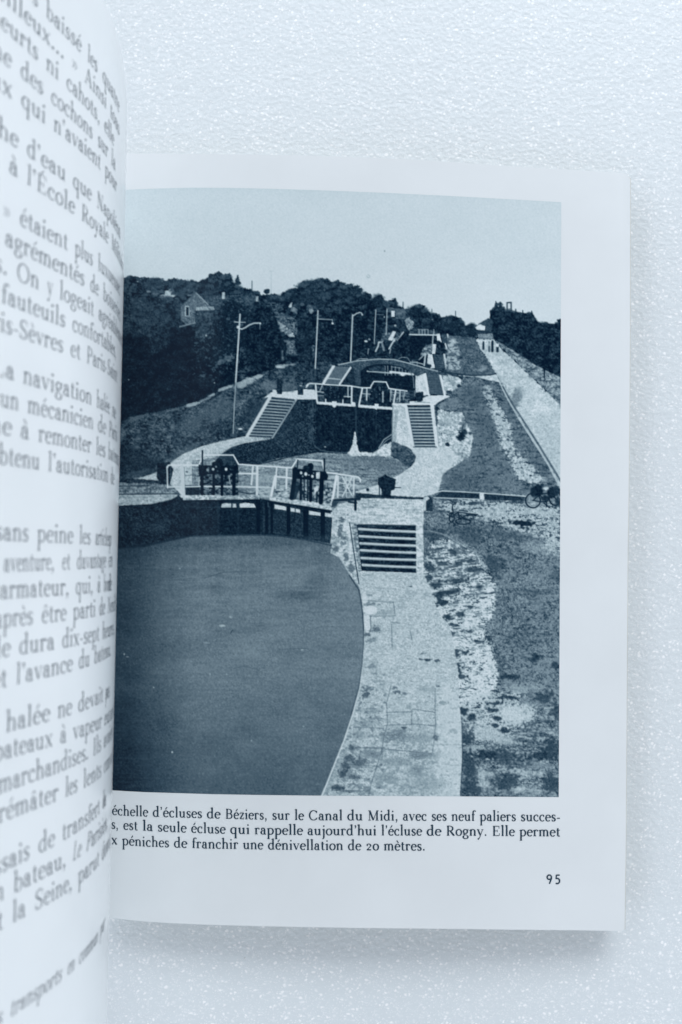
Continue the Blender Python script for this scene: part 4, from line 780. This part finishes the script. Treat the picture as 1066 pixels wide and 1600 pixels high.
big = node(n_, 'ShaderNodeTexNoise', Scale=60.0, Detail=3.0); l_.new(tc.outputs['Object'], big.inputs['Vector'])
ad2 = node(n_, 'ShaderNodeMath', operation='MULTIPLY_ADD'); l_.new(big.outputs['Fac'], ad2.inputs[0]); ad2.inputs[1].default_value = 1.2; l_.new(ad.outputs[0], ad2.inputs[2])
bp = node(n_, 'ShaderNodeBump', Strength=.25, Distance=.0005); l_.new(ad2.outputs[0], bp.inputs['Height'])
l_.new(bp.outputs['Normal'], b_.inputs['Normal'])
# the foam's glints are put into its colour as tiny whiter flecks; a few specks of dust
def flecks(scale, pick, r0, r1):
    v = node(n_, 'ShaderNodeTexVoronoi', Scale=scale); l_.new(va.outputs[0], v.inputs['Vector'])
    sx = node(n_, 'ShaderNodeSeparateXYZ'); l_.new(v.outputs['Color'], sx.inputs[0])
    on = node(n_, 'ShaderNodeMapRange'); on.inputs['From Min'].default_value = pick; on.inputs['From Max'].default_value = 1.0; l_.new(sx.outputs['X'], on.inputs['Value'])
    ds = node(n_, 'ShaderNodeMapRange'); ds.inputs['From Min'].default_value = r1; ds.inputs['From Max'].default_value = r0; l_.new(v.outputs['Distance'], ds.inputs['Value'])
    m = node(n_, 'ShaderNodeMath', operation='MULTIPLY'); l_.new(on.outputs[0], m.inputs[0]); l_.new(ds.outputs[0], m.inputs[1])
    return m
f1, f2 = flecks(1150.0, .55, .1, .5), flecks(2300.0, .3, .1, .55)
fr = node(n_, 'ShaderNodeMath', operation='MULTIPLY_ADD', use_clamp=True); l_.new(f1.outputs[0], fr.inputs[0]); fr.inputs[1].default_value = 1.6
f3 = node(n_, 'ShaderNodeMath', operation='MULTIPLY'); l_.new(f2.outputs[0], f3.inputs[0]); f3.inputs[1].default_value = .8; l_.new(f3.outputs[0], fr.inputs[2])
mx = node(n_, 'ShaderNodeMix', data_type='RGBA'); l_.new(fr.outputs[0], mx.inputs['Factor'])
mx.inputs[6].default_value = (.735, .775, .79, 1); mx.inputs[7].default_value = (.98, .98, .98, 1)
du = node(n_, 'ShaderNodeTexVoronoi', Scale=62.0); l_.new(tc.outputs['Object'], du.inputs['Vector'])
dr = node(n_, 'ShaderNodeValToRGB'); dr.color_ramp.elements[0].position = .022; dr.color_ramp.elements[1].position = .034
dr.color_ramp.elements[0].color = (.55, .52, .5, 1); dr.color_ramp.elements[1].color = (1, 1, 1, 1); l_.new(du.outputs['Distance'], dr.inputs['Fac'])
mu = node(n_, 'ShaderNodeMix', data_type='RGBA', blend_type='MULTIPLY'); mu.inputs['Factor'].default_value = .7
l_.new(mx.outputs[2], mu.inputs[6]); l_.new(dr.outputs['Color'], mu.inputs[7]); l_.new(mu.outputs[2], b_.inputs['Base Color'])

# ================================================================ the sheet of foam it lies on
Z_FOAM = -0.0075
nx_, ny_ = 121, 121
gx, gy = np.meshgrid(np.linspace(-1.0, 1.0, nx_), np.linspace(1.0, -1.0, ny_))
wav = .0003*np.sin(gx*31+1)*np.cos(gy*27)
v, f = slab(np.stack([gx, gy, Z_FOAM-.0004+wav], -1), np.stack([gx, gy, np.full_like(gx, Z_FOAM-.012)], -1), nx_, ny_)
o = mesh_ob('foam_sheet', v, f, M_FOAM); o['kind'] = 'structure'

# ================================================================ the book
book = bpy.data.objects.new('open_book', None); COL.objects.link(book)
book.empty_display_size = .02; book.location = (0, 0, 0)
book['label'] = 'old book lying open on white foam at a black and white photograph of canal locks'
book['category'] = 'book'

TOPC = np.array([(100, 241.5), (196, 240), (300, 240.3), (400, 241.3), (500, 243.2), (580, 246), (650, 249.5), (720, 254), (800, 260), (880, 264.5), (940, 268), (985, 271)])
BOTC = np.array([(100, 1425), (140, 1430), (173, 1434), (220, 1439.5), (270, 1442.5), (320, 1444.8), (400, 1447), (470, 1448.4), (560, 1450), (700, 1451.3), (800, 1452.6), (900, 1453.6), (985, 1455)])
RIGC = np.array([(230, 985), (300, 985), (500, 984.6), (650, 983.5), (760, 982.4), (850, 981), (1100, 979.5), (1300, 978.2), (1460, 976.2)])
def page_px(nu, nv, inset=(0, 0, 0, 0), corner=9.0):
    """pixel grid over the right page: inset = left, top, right, bottom"""
    v = np.linspace(0, 1, nv)[:, None]; u = np.linspace(0, 1, nu)[None, :]
    y0 = 240+(1455-240)*v
    xl = 139+14*(.5-v)+inset[0]
    xr = np.interp(y0, RIGC[:, 0], RIGC[:, 1])-inset[2]
    d0 = np.clip(1-(y0-240)/(corner*3), 0, 1); d1 = np.clip(1-(1455-y0)/(corner*.4), 0, 1)
    x = xl+(xr-xl)*u+0*v
    yt = np.interp(x, TOPC[:, 0], TOPC[:, 1])+inset[1]; yb = np.interp(x, BOTC[:, 0], BOTC[:, 1])-inset[3]
    e = np.clip((x-(xr-corner*1.6))/(corner*1.6), 0, 1); yt = yt+corner*(1-np.sqrt(np.clip(1-e*e, 0, 1)))
    e = np.clip((x-(xr-corner*.4))/(corner*.4), 0, 1); yb = yb-corner*.3*(1-np.sqrt(np.clip(1-e*e, 0, 1)))
    return x, yt+(yb-yt)*v
# the right-hand leaf
px, py = page_px(200, 90)
t_ = on_right(px, py); b2 = t_.copy(); b2[..., 2] -= .00012
v, f = slab(t_, b2, 200, 90)
page = mesh_ob('page', v, f, M_PAPER, book); page['label'] = 'flat right-hand page carrying the canal photograph and its caption'
# the leaves under it, their fore-edge a hair proud and yellowed
px, py = page_px(120, 50, (0, 1.2, -.9, .6), 7)
t_ = on_right(px, py, -.00022); b2 = t_.copy(); b2[..., 2] = np.minimum(Z_FOAM+.0012, t_[..., 2]-.001)
b2[:, :, 0] *= .995
v, f = slab(t_, b2, 120, 50)
mesh_ob('page_block', v, f, M_EDGE, book)['label'] = 'yellowed leaves stacked under the right-hand page'
px, py = page_px(60, 30, (-6, 0, 2, 0), 7)
t_ = on_right(px, py); t_[..., 2] = Z_FOAM+.0012; b2 = t_.copy(); b2[..., 2] = Z_FOAM+.0004
v, f = slab(t_, b2, 60, 30)
mesh_ob('cover', v, f, M_COVER, book)['label'] = 'dark back cover under the leaves'

# ---- the left-hand leaf and what stands behind it
def left_grid(ns, ny, lift, s0=0.0, s1=None, trim=0.0):
    s = np.linspace(s0, s1 or LS[-1], ns)[None, :]+np.zeros((ny, 1)); yv = np.linspace(0, 1, ny)[:, None]
    # the head corner towards the gutter is cut soft, as the sheet curls there
    yt = Y_TOP-trim; yb = Y_BOT+trim
    yt = yt-.011*np.clip((.066-s)/.026, 0, 1)**1.5
    y = yt+(yb-yt)*yv
    return s, y
s_, y_ = left_grid(240, 80, 0)
t_ = left_at(s_, y_, 0.0); b2 = left_at(s_, y_, -.00012)
v, f = slab(t_, b2, 240, 80); 
lpage = mesh_ob('page', v, f[:, ::-1], M_PAPER, book); lpage['label'] = 'left-hand page of text, standing up and bulging over the gutter'
s_, y_ = left_grid(120, 30, 0, .002, None, .0008)
th = .0050*np.clip((s_-.002)/.03, 0.02, 1)
t_ = left_at(s_, y_, -.0003); b2 = left_at(s_, y_, -.0004) + (left_at(s_, y_, -1.0)-left_at(s_, y_, 0))*th[..., None]
v, f = slab(t_, b2, 120, 30)
mesh_ob('page_block', v, f[:, ::-1], M_EDGE, book)['label'] = 'leaves standing up behind the page of text'
b3 = b2+(left_at(s_, y_, -1.0)-left_at(s_, y_, 0))*.0002; b4 = b2+(left_at(s_, y_, -1.0)-left_at(s_, y_, 0))*.0011
v, f = slab(b3, b4, 120, 30)
mesh_ob('cover', v, f[:, ::-1], M_COVER, book)['label'] = 'front cover behind the standing leaves'

# ---- the printed photograph
PT = np.array([(100, 301), (140, 299), (195, 296.6), (230, 295), (300, 293.2), (360, 293.6), (420, 294.8), (500, 297.3), (600, 301.2), (700, 306), (800, 311.5), (878, 316)])
PB = np.array([(100, 1226), (140, 1230.5), (178, 1235), (225, 1237.6), (271, 1239), (330, 1240.8), (400, 1242), (503, 1243.2), (720, 1244.3), (880, 1245.6)])
PR = np.array([(290, 877.2), (500, 876.4), (800, 875.4), (1250, 873.2)])
NU, NV = 740, 950
v = np.linspace(0, 1, NV)[:, None]; u = np.linspace(0, 1, NU)[None, :]
xr = np.interp(290+960*v, PR[:, 0], PR[:, 1]); xl = 146-14*(v-.5)
px = xl+(xr-xl)*u; yt = np.interp(px, PT[:, 0], PT[:, 1]); yb = np.interp(px, PB[:, 0], PB[:, 1]); py = yt+(yb-yt)*v
tone = paint_picture()
fx = np.clip(px-PX0-.5, 0, PW-1.01); fy = np.clip(py-PY0-.5, 0, PH-1.01); ix = fx.astype(int); iy = fy.astype(int); fx = fx-ix; fy = fy-iy
tone = (tone[iy, ix]*(1-fx)*(1-fy)+tone[iy, ix+1]*fx*(1-fy)+tone[iy+1, ix]*(1-fx)*fy+tone[iy+1, ix+1]*fx*fy)
rgb = tone_rgb(tone); lin = np.where(rgb <= .04045, rgb/12.92, ((rgb+.055)/1.055)**2.4)
ref = np.array([(c/255+.055)/1.055 for c in (208, 215, 226)])**2.4            # how the blank paper shows in the photograph
alb = np.clip(lin/ref*np.array(PAPER), 0, .9)
pic = mesh_ob('photograph', on_right(px, py, .00003), grid_faces(NU, NV), M_PIC, page)
pic['label'] = 'black and white halftone photograph of a flight of canal locks with gates, steps and grassy banks'
a = pic.data.attributes.new('ink', 'FLOAT_COLOR', 'POINT')
a.data.foreach_set('color', np.concatenate([alb, np.ones(alb.shape[:2]+(1,))], -1).astype(np.float32).ravel())

# ---- type
def strips_mesh(name, strips, to_world, mat, parent):
    V, Fc, n = [], [], 0
    for k, (a_, b_2) in enumerate(strips):
        m = len(a_); V.append(to_world(np.array(a_+b_2, float), k)); i = np.arange(m-1)
        Fc.append(np.stack([n+i, n+i+1, n+m+i+1, n+m+i], -1)); n += 2*m
    return mesh_ob(name, np.concatenate(V), np.concatenate(Fc), mat, parent, False)
def caption(name, words, base, xh, end=None, font=None, mat=None, label=None, bold=1.16):
    base = np.array(base, float); strips = []
    for i, (w, x0) in enumerate(words):
        x1 = words[i+1][1]-xh*.86 if i+1 < len(words) else end
        k = (x1-x0)/(width(w, font)-.1) if x1 else xh*.8
        for st in outline(w, 0, font, bold):
            strips.append([[(x0+u*k, vv*xh) for u, vv in side] for side in st])
    def tw(p, k):
        yb_ = np.interp(p[:, 0], base[:, 0], base[:, 1])
        return on_right(p[:, 0], yb_-p[:, 1], .00007+.0000004*(k % 40))
    o = strips_mesh(name, strips, tw, mat or M_INK, page)
    if label: o['label'] = label
    return o
caption('caption_line', [("L'échelle", 159), ("d'écluses", 239), ('de', 323.5), ('Béziers,', 352), ('sur', 425.5), ('le', 460.5), ('Canal', 482.5), ('du', 543), ('Midi,', 574.5), ('avec', 629.8), ('ses', 674.7), ('neuf', 705.8), ('paliers', 750), ('succes-', 814)],
        [(140, 1270.5), (178, 1273.2), (200, 1274.8), (280, 1277.2), (400, 1280.3), (500, 1281.5), (700, 1282.3), (880, 1283.2)], 9.9, 875, label="caption line reading L'échelle d'écluses de Béziers")
caption('caption_line', [('sifs,', 156), ('est', 193), ('la', 223), ('seule', 246.7), ('écluse', 299), ('qui', 360), ('rappelle', 398), ("aujourd'hui", 480.8), ("l'écluse", 596), ('de', 667), ('Rogny.', 697), ('Elle', 769), ('permet', 812)],
        [(140, 1292), (190, 1296), (270, 1300), (330, 1302), (430, 1304), (500, 1304.8), (720, 1305.6), (880, 1306.8)], 9.9, 874.5, label='caption line reading est la seule écluse qui rappelle')
caption('caption_line', [('aux', 154), ('péniches', 191), ('de', 272), ('franchir', 300), ('une', 380), ('dénivellation', 419), ('de', 544), ('20', 572), ('mètres.', 600)],
        [(140, 1316), (180, 1319.4), (230, 1322.8), (330, 1325.8), (470, 1327.9), (600, 1328.6), (880, 1330)], 9.9, 664, label='caption line reading péniches de franchir')
caption('page_number', [('95', 853.5)], [(800, 1380.6), (900, 1381.4)], 10.4, 875.5, MONO, bold=1.0, label='page number 95 in sans serif figures')

# the page of text: each word with the spot in the photograph where it begins
LINES = [
 ('s', [('baissé', 72, 25), ('les', 137, 94), ('quatre', 160, 128)]), ('merveilleux...', [('»', 112, 104), ('Ainsi', 132, 125), ('tous', 172, 184)]),
 ('heurts', [('ni', 72, 109), ('cahots,', 104, 135), ('elle', 163, 205)]), ('ne', [('des', 32, 122), ('cochons', 80, 158), ('sur', 153, 225), ('la', 174, 259)]),
 ('eux', [('qui', 33, 168), ("n'avaient", 84, 200), ('pour', 164, 275)]), ('riche', [("d'eau", 42, 243), ('que', 114, 290), ('Napoléon', 151, 324)]),
 ('', [('à', 14, 271), ("l'École", 42, 286), ('Royale', 127, 340), ('Militaire', 174, 390)]), ('', [('»', 5, 338), ('étaient', 31, 352), ('plus', 117, 398), ('luxueuses', 153, 422)]),
 ('', [('agrémentés', 8, 383), ('de', 141, 453), ('boiseries', 161, 469)]), ('s.', [('On', 26, 438), ('y', 74, 458), ('logeait', 93, 466), ('agréablement', 154, 500)]),
 ('', [('fauteuils', 2, 471), ('confortables,', 113, 518)]), ('Paris-Sèvres', [('et', 110, 556), ('Paris-Saint', 135, 566)]),
 ('La', [('navigation', 36, 599), ('halée', 151, 635), ('ne', 181, 651)]), ('', [('un', 0, 635), ('mécanicien', 43, 645), ('de', 153, 673), ('Paris', 170, 682)]),
 ('ne', [('à', 32, 684), ('remonter', 60, 690), ('les', 150, 710), ('bateaux', 169, 717)]), ('obtenu', [("l'autorisation", 75, 736), ('de', 174, 755)]),
 ('sans', [('peine', 58, 847), ('les', 124, 849), ('articles', 149, 851), ('p', 181.5, 853)]), ('aventure,', [('et', 97, 890), ('davantage', 120, 889), ('en', 178, 886)]),
 ('', [('armateur,', 0, 935), ('qui,', 118, 930), ('à', 152, 926), ('bord', 162, 925), ('de', 180, 922)]), ('après', [('être', 65, 974), ('parti', 114, 968), ('de', 155, 961), ('Neuilly', 170, 959)]),
 ('elle', [('dura', 30, 1023), ('dix-sept', 97, 1012), ('heures,', 160, 999)]), ('et', [("l'avance", 25, 1069), ('du', 123, 1046), ('bateau.', 147, 1037)]),
 ('', [('halée', 9, 1145), ('ne', 90, 1122), ('devait', 122, 1112), ('pas', 166, 1096), ('s', 179, 1091)]), ('bateaux', [('à', 94, 1162), ('vapeur', 114, 1156), ('eussent', 163, 1134)]),
 ('', [('marchandises.', -3, 1241), ('Ils', 145, 1180), ('avaient', 162, 1170)]), ('', [('rémâter', -3, 1287), ('les', 102, 1245), ('lents', 130, 1230), ('convois', 165, 1210)]),
 ('essais', [('de', 60, 1334), ('transfert', 97, 1314), ('de', 160, 1271), ('la', 175, 1258)]), ('un', [('bateau,', 21, 1396), ('*Le', 113, 1346), ('*Parisien,', 134, 1331)]),
 ('et', [('la', 19, 1444), ('Seine,', 54, 1422), ('parut', 122, 1380), ('donner', 159, 1347)]), ('*les', [('*transports', 15, 1591), ('*en', 105, 1524), ('*commun', 123, 1506), ('*par', 159, 1465)]),
]
XH = .00212
for li, (lead, words) in enumerate(LINES):
    pts = [left_sy(x, y) for _, x, y in words]
    S_ = np.array([p[0] for p in pts]); Yv = np.array([p[1] for p in pts])
    cf = np.polyfit(S_, Yv, 1) if len(S_) > 2 else [0, Yv.mean()]
    cf = [np.clip(cf[0], -.09, .09), 0]; cf[1] = Yv.mean()-cf[0]*S_.mean()
    xh = XH*(.84 if lead.startswith('*') else 1.0); strips = []
    ws = [(w, s) for (w, _, _), s in zip(words, S_)]
    for i, (w, s0) in enumerate(ws):
        it = w.startswith('*'); w = w.lstrip('*'); nat = xh*.74
        if i+1 < len(ws): k = float(np.clip((s0-ws[i+1][1]-.98*xh)/(width(w)-.1), nat*.74, nat*1.3))
        else: k = nat
        if i == 0: k0 = k
        for st in outline(w, .26 if it else 0, None, .66): strips.append([[(s0-u*k, vv*xh) for u, vv in side] for side in st])
    if lead:
        it = lead.startswith('*'); w = lead.lstrip('*'); s0 = S_[0]+.98*xh+(width(w)-.1)*k0
        for st in outline(w, .26 if it else 0, None, .66): strips.append([[(s0-u*k0, vv*xh) for u, vv in side] for side in st])
    def tw(p, k):
        s = np.clip(p[:, 0], .001, LS[-1]-.001)
        return left_at(s, cf[0]*s+cf[1]+p[:, 1], .00005+.0000004*(k % 40))
    strips_mesh('text_line', strips, tw, M_INKL, lpage)
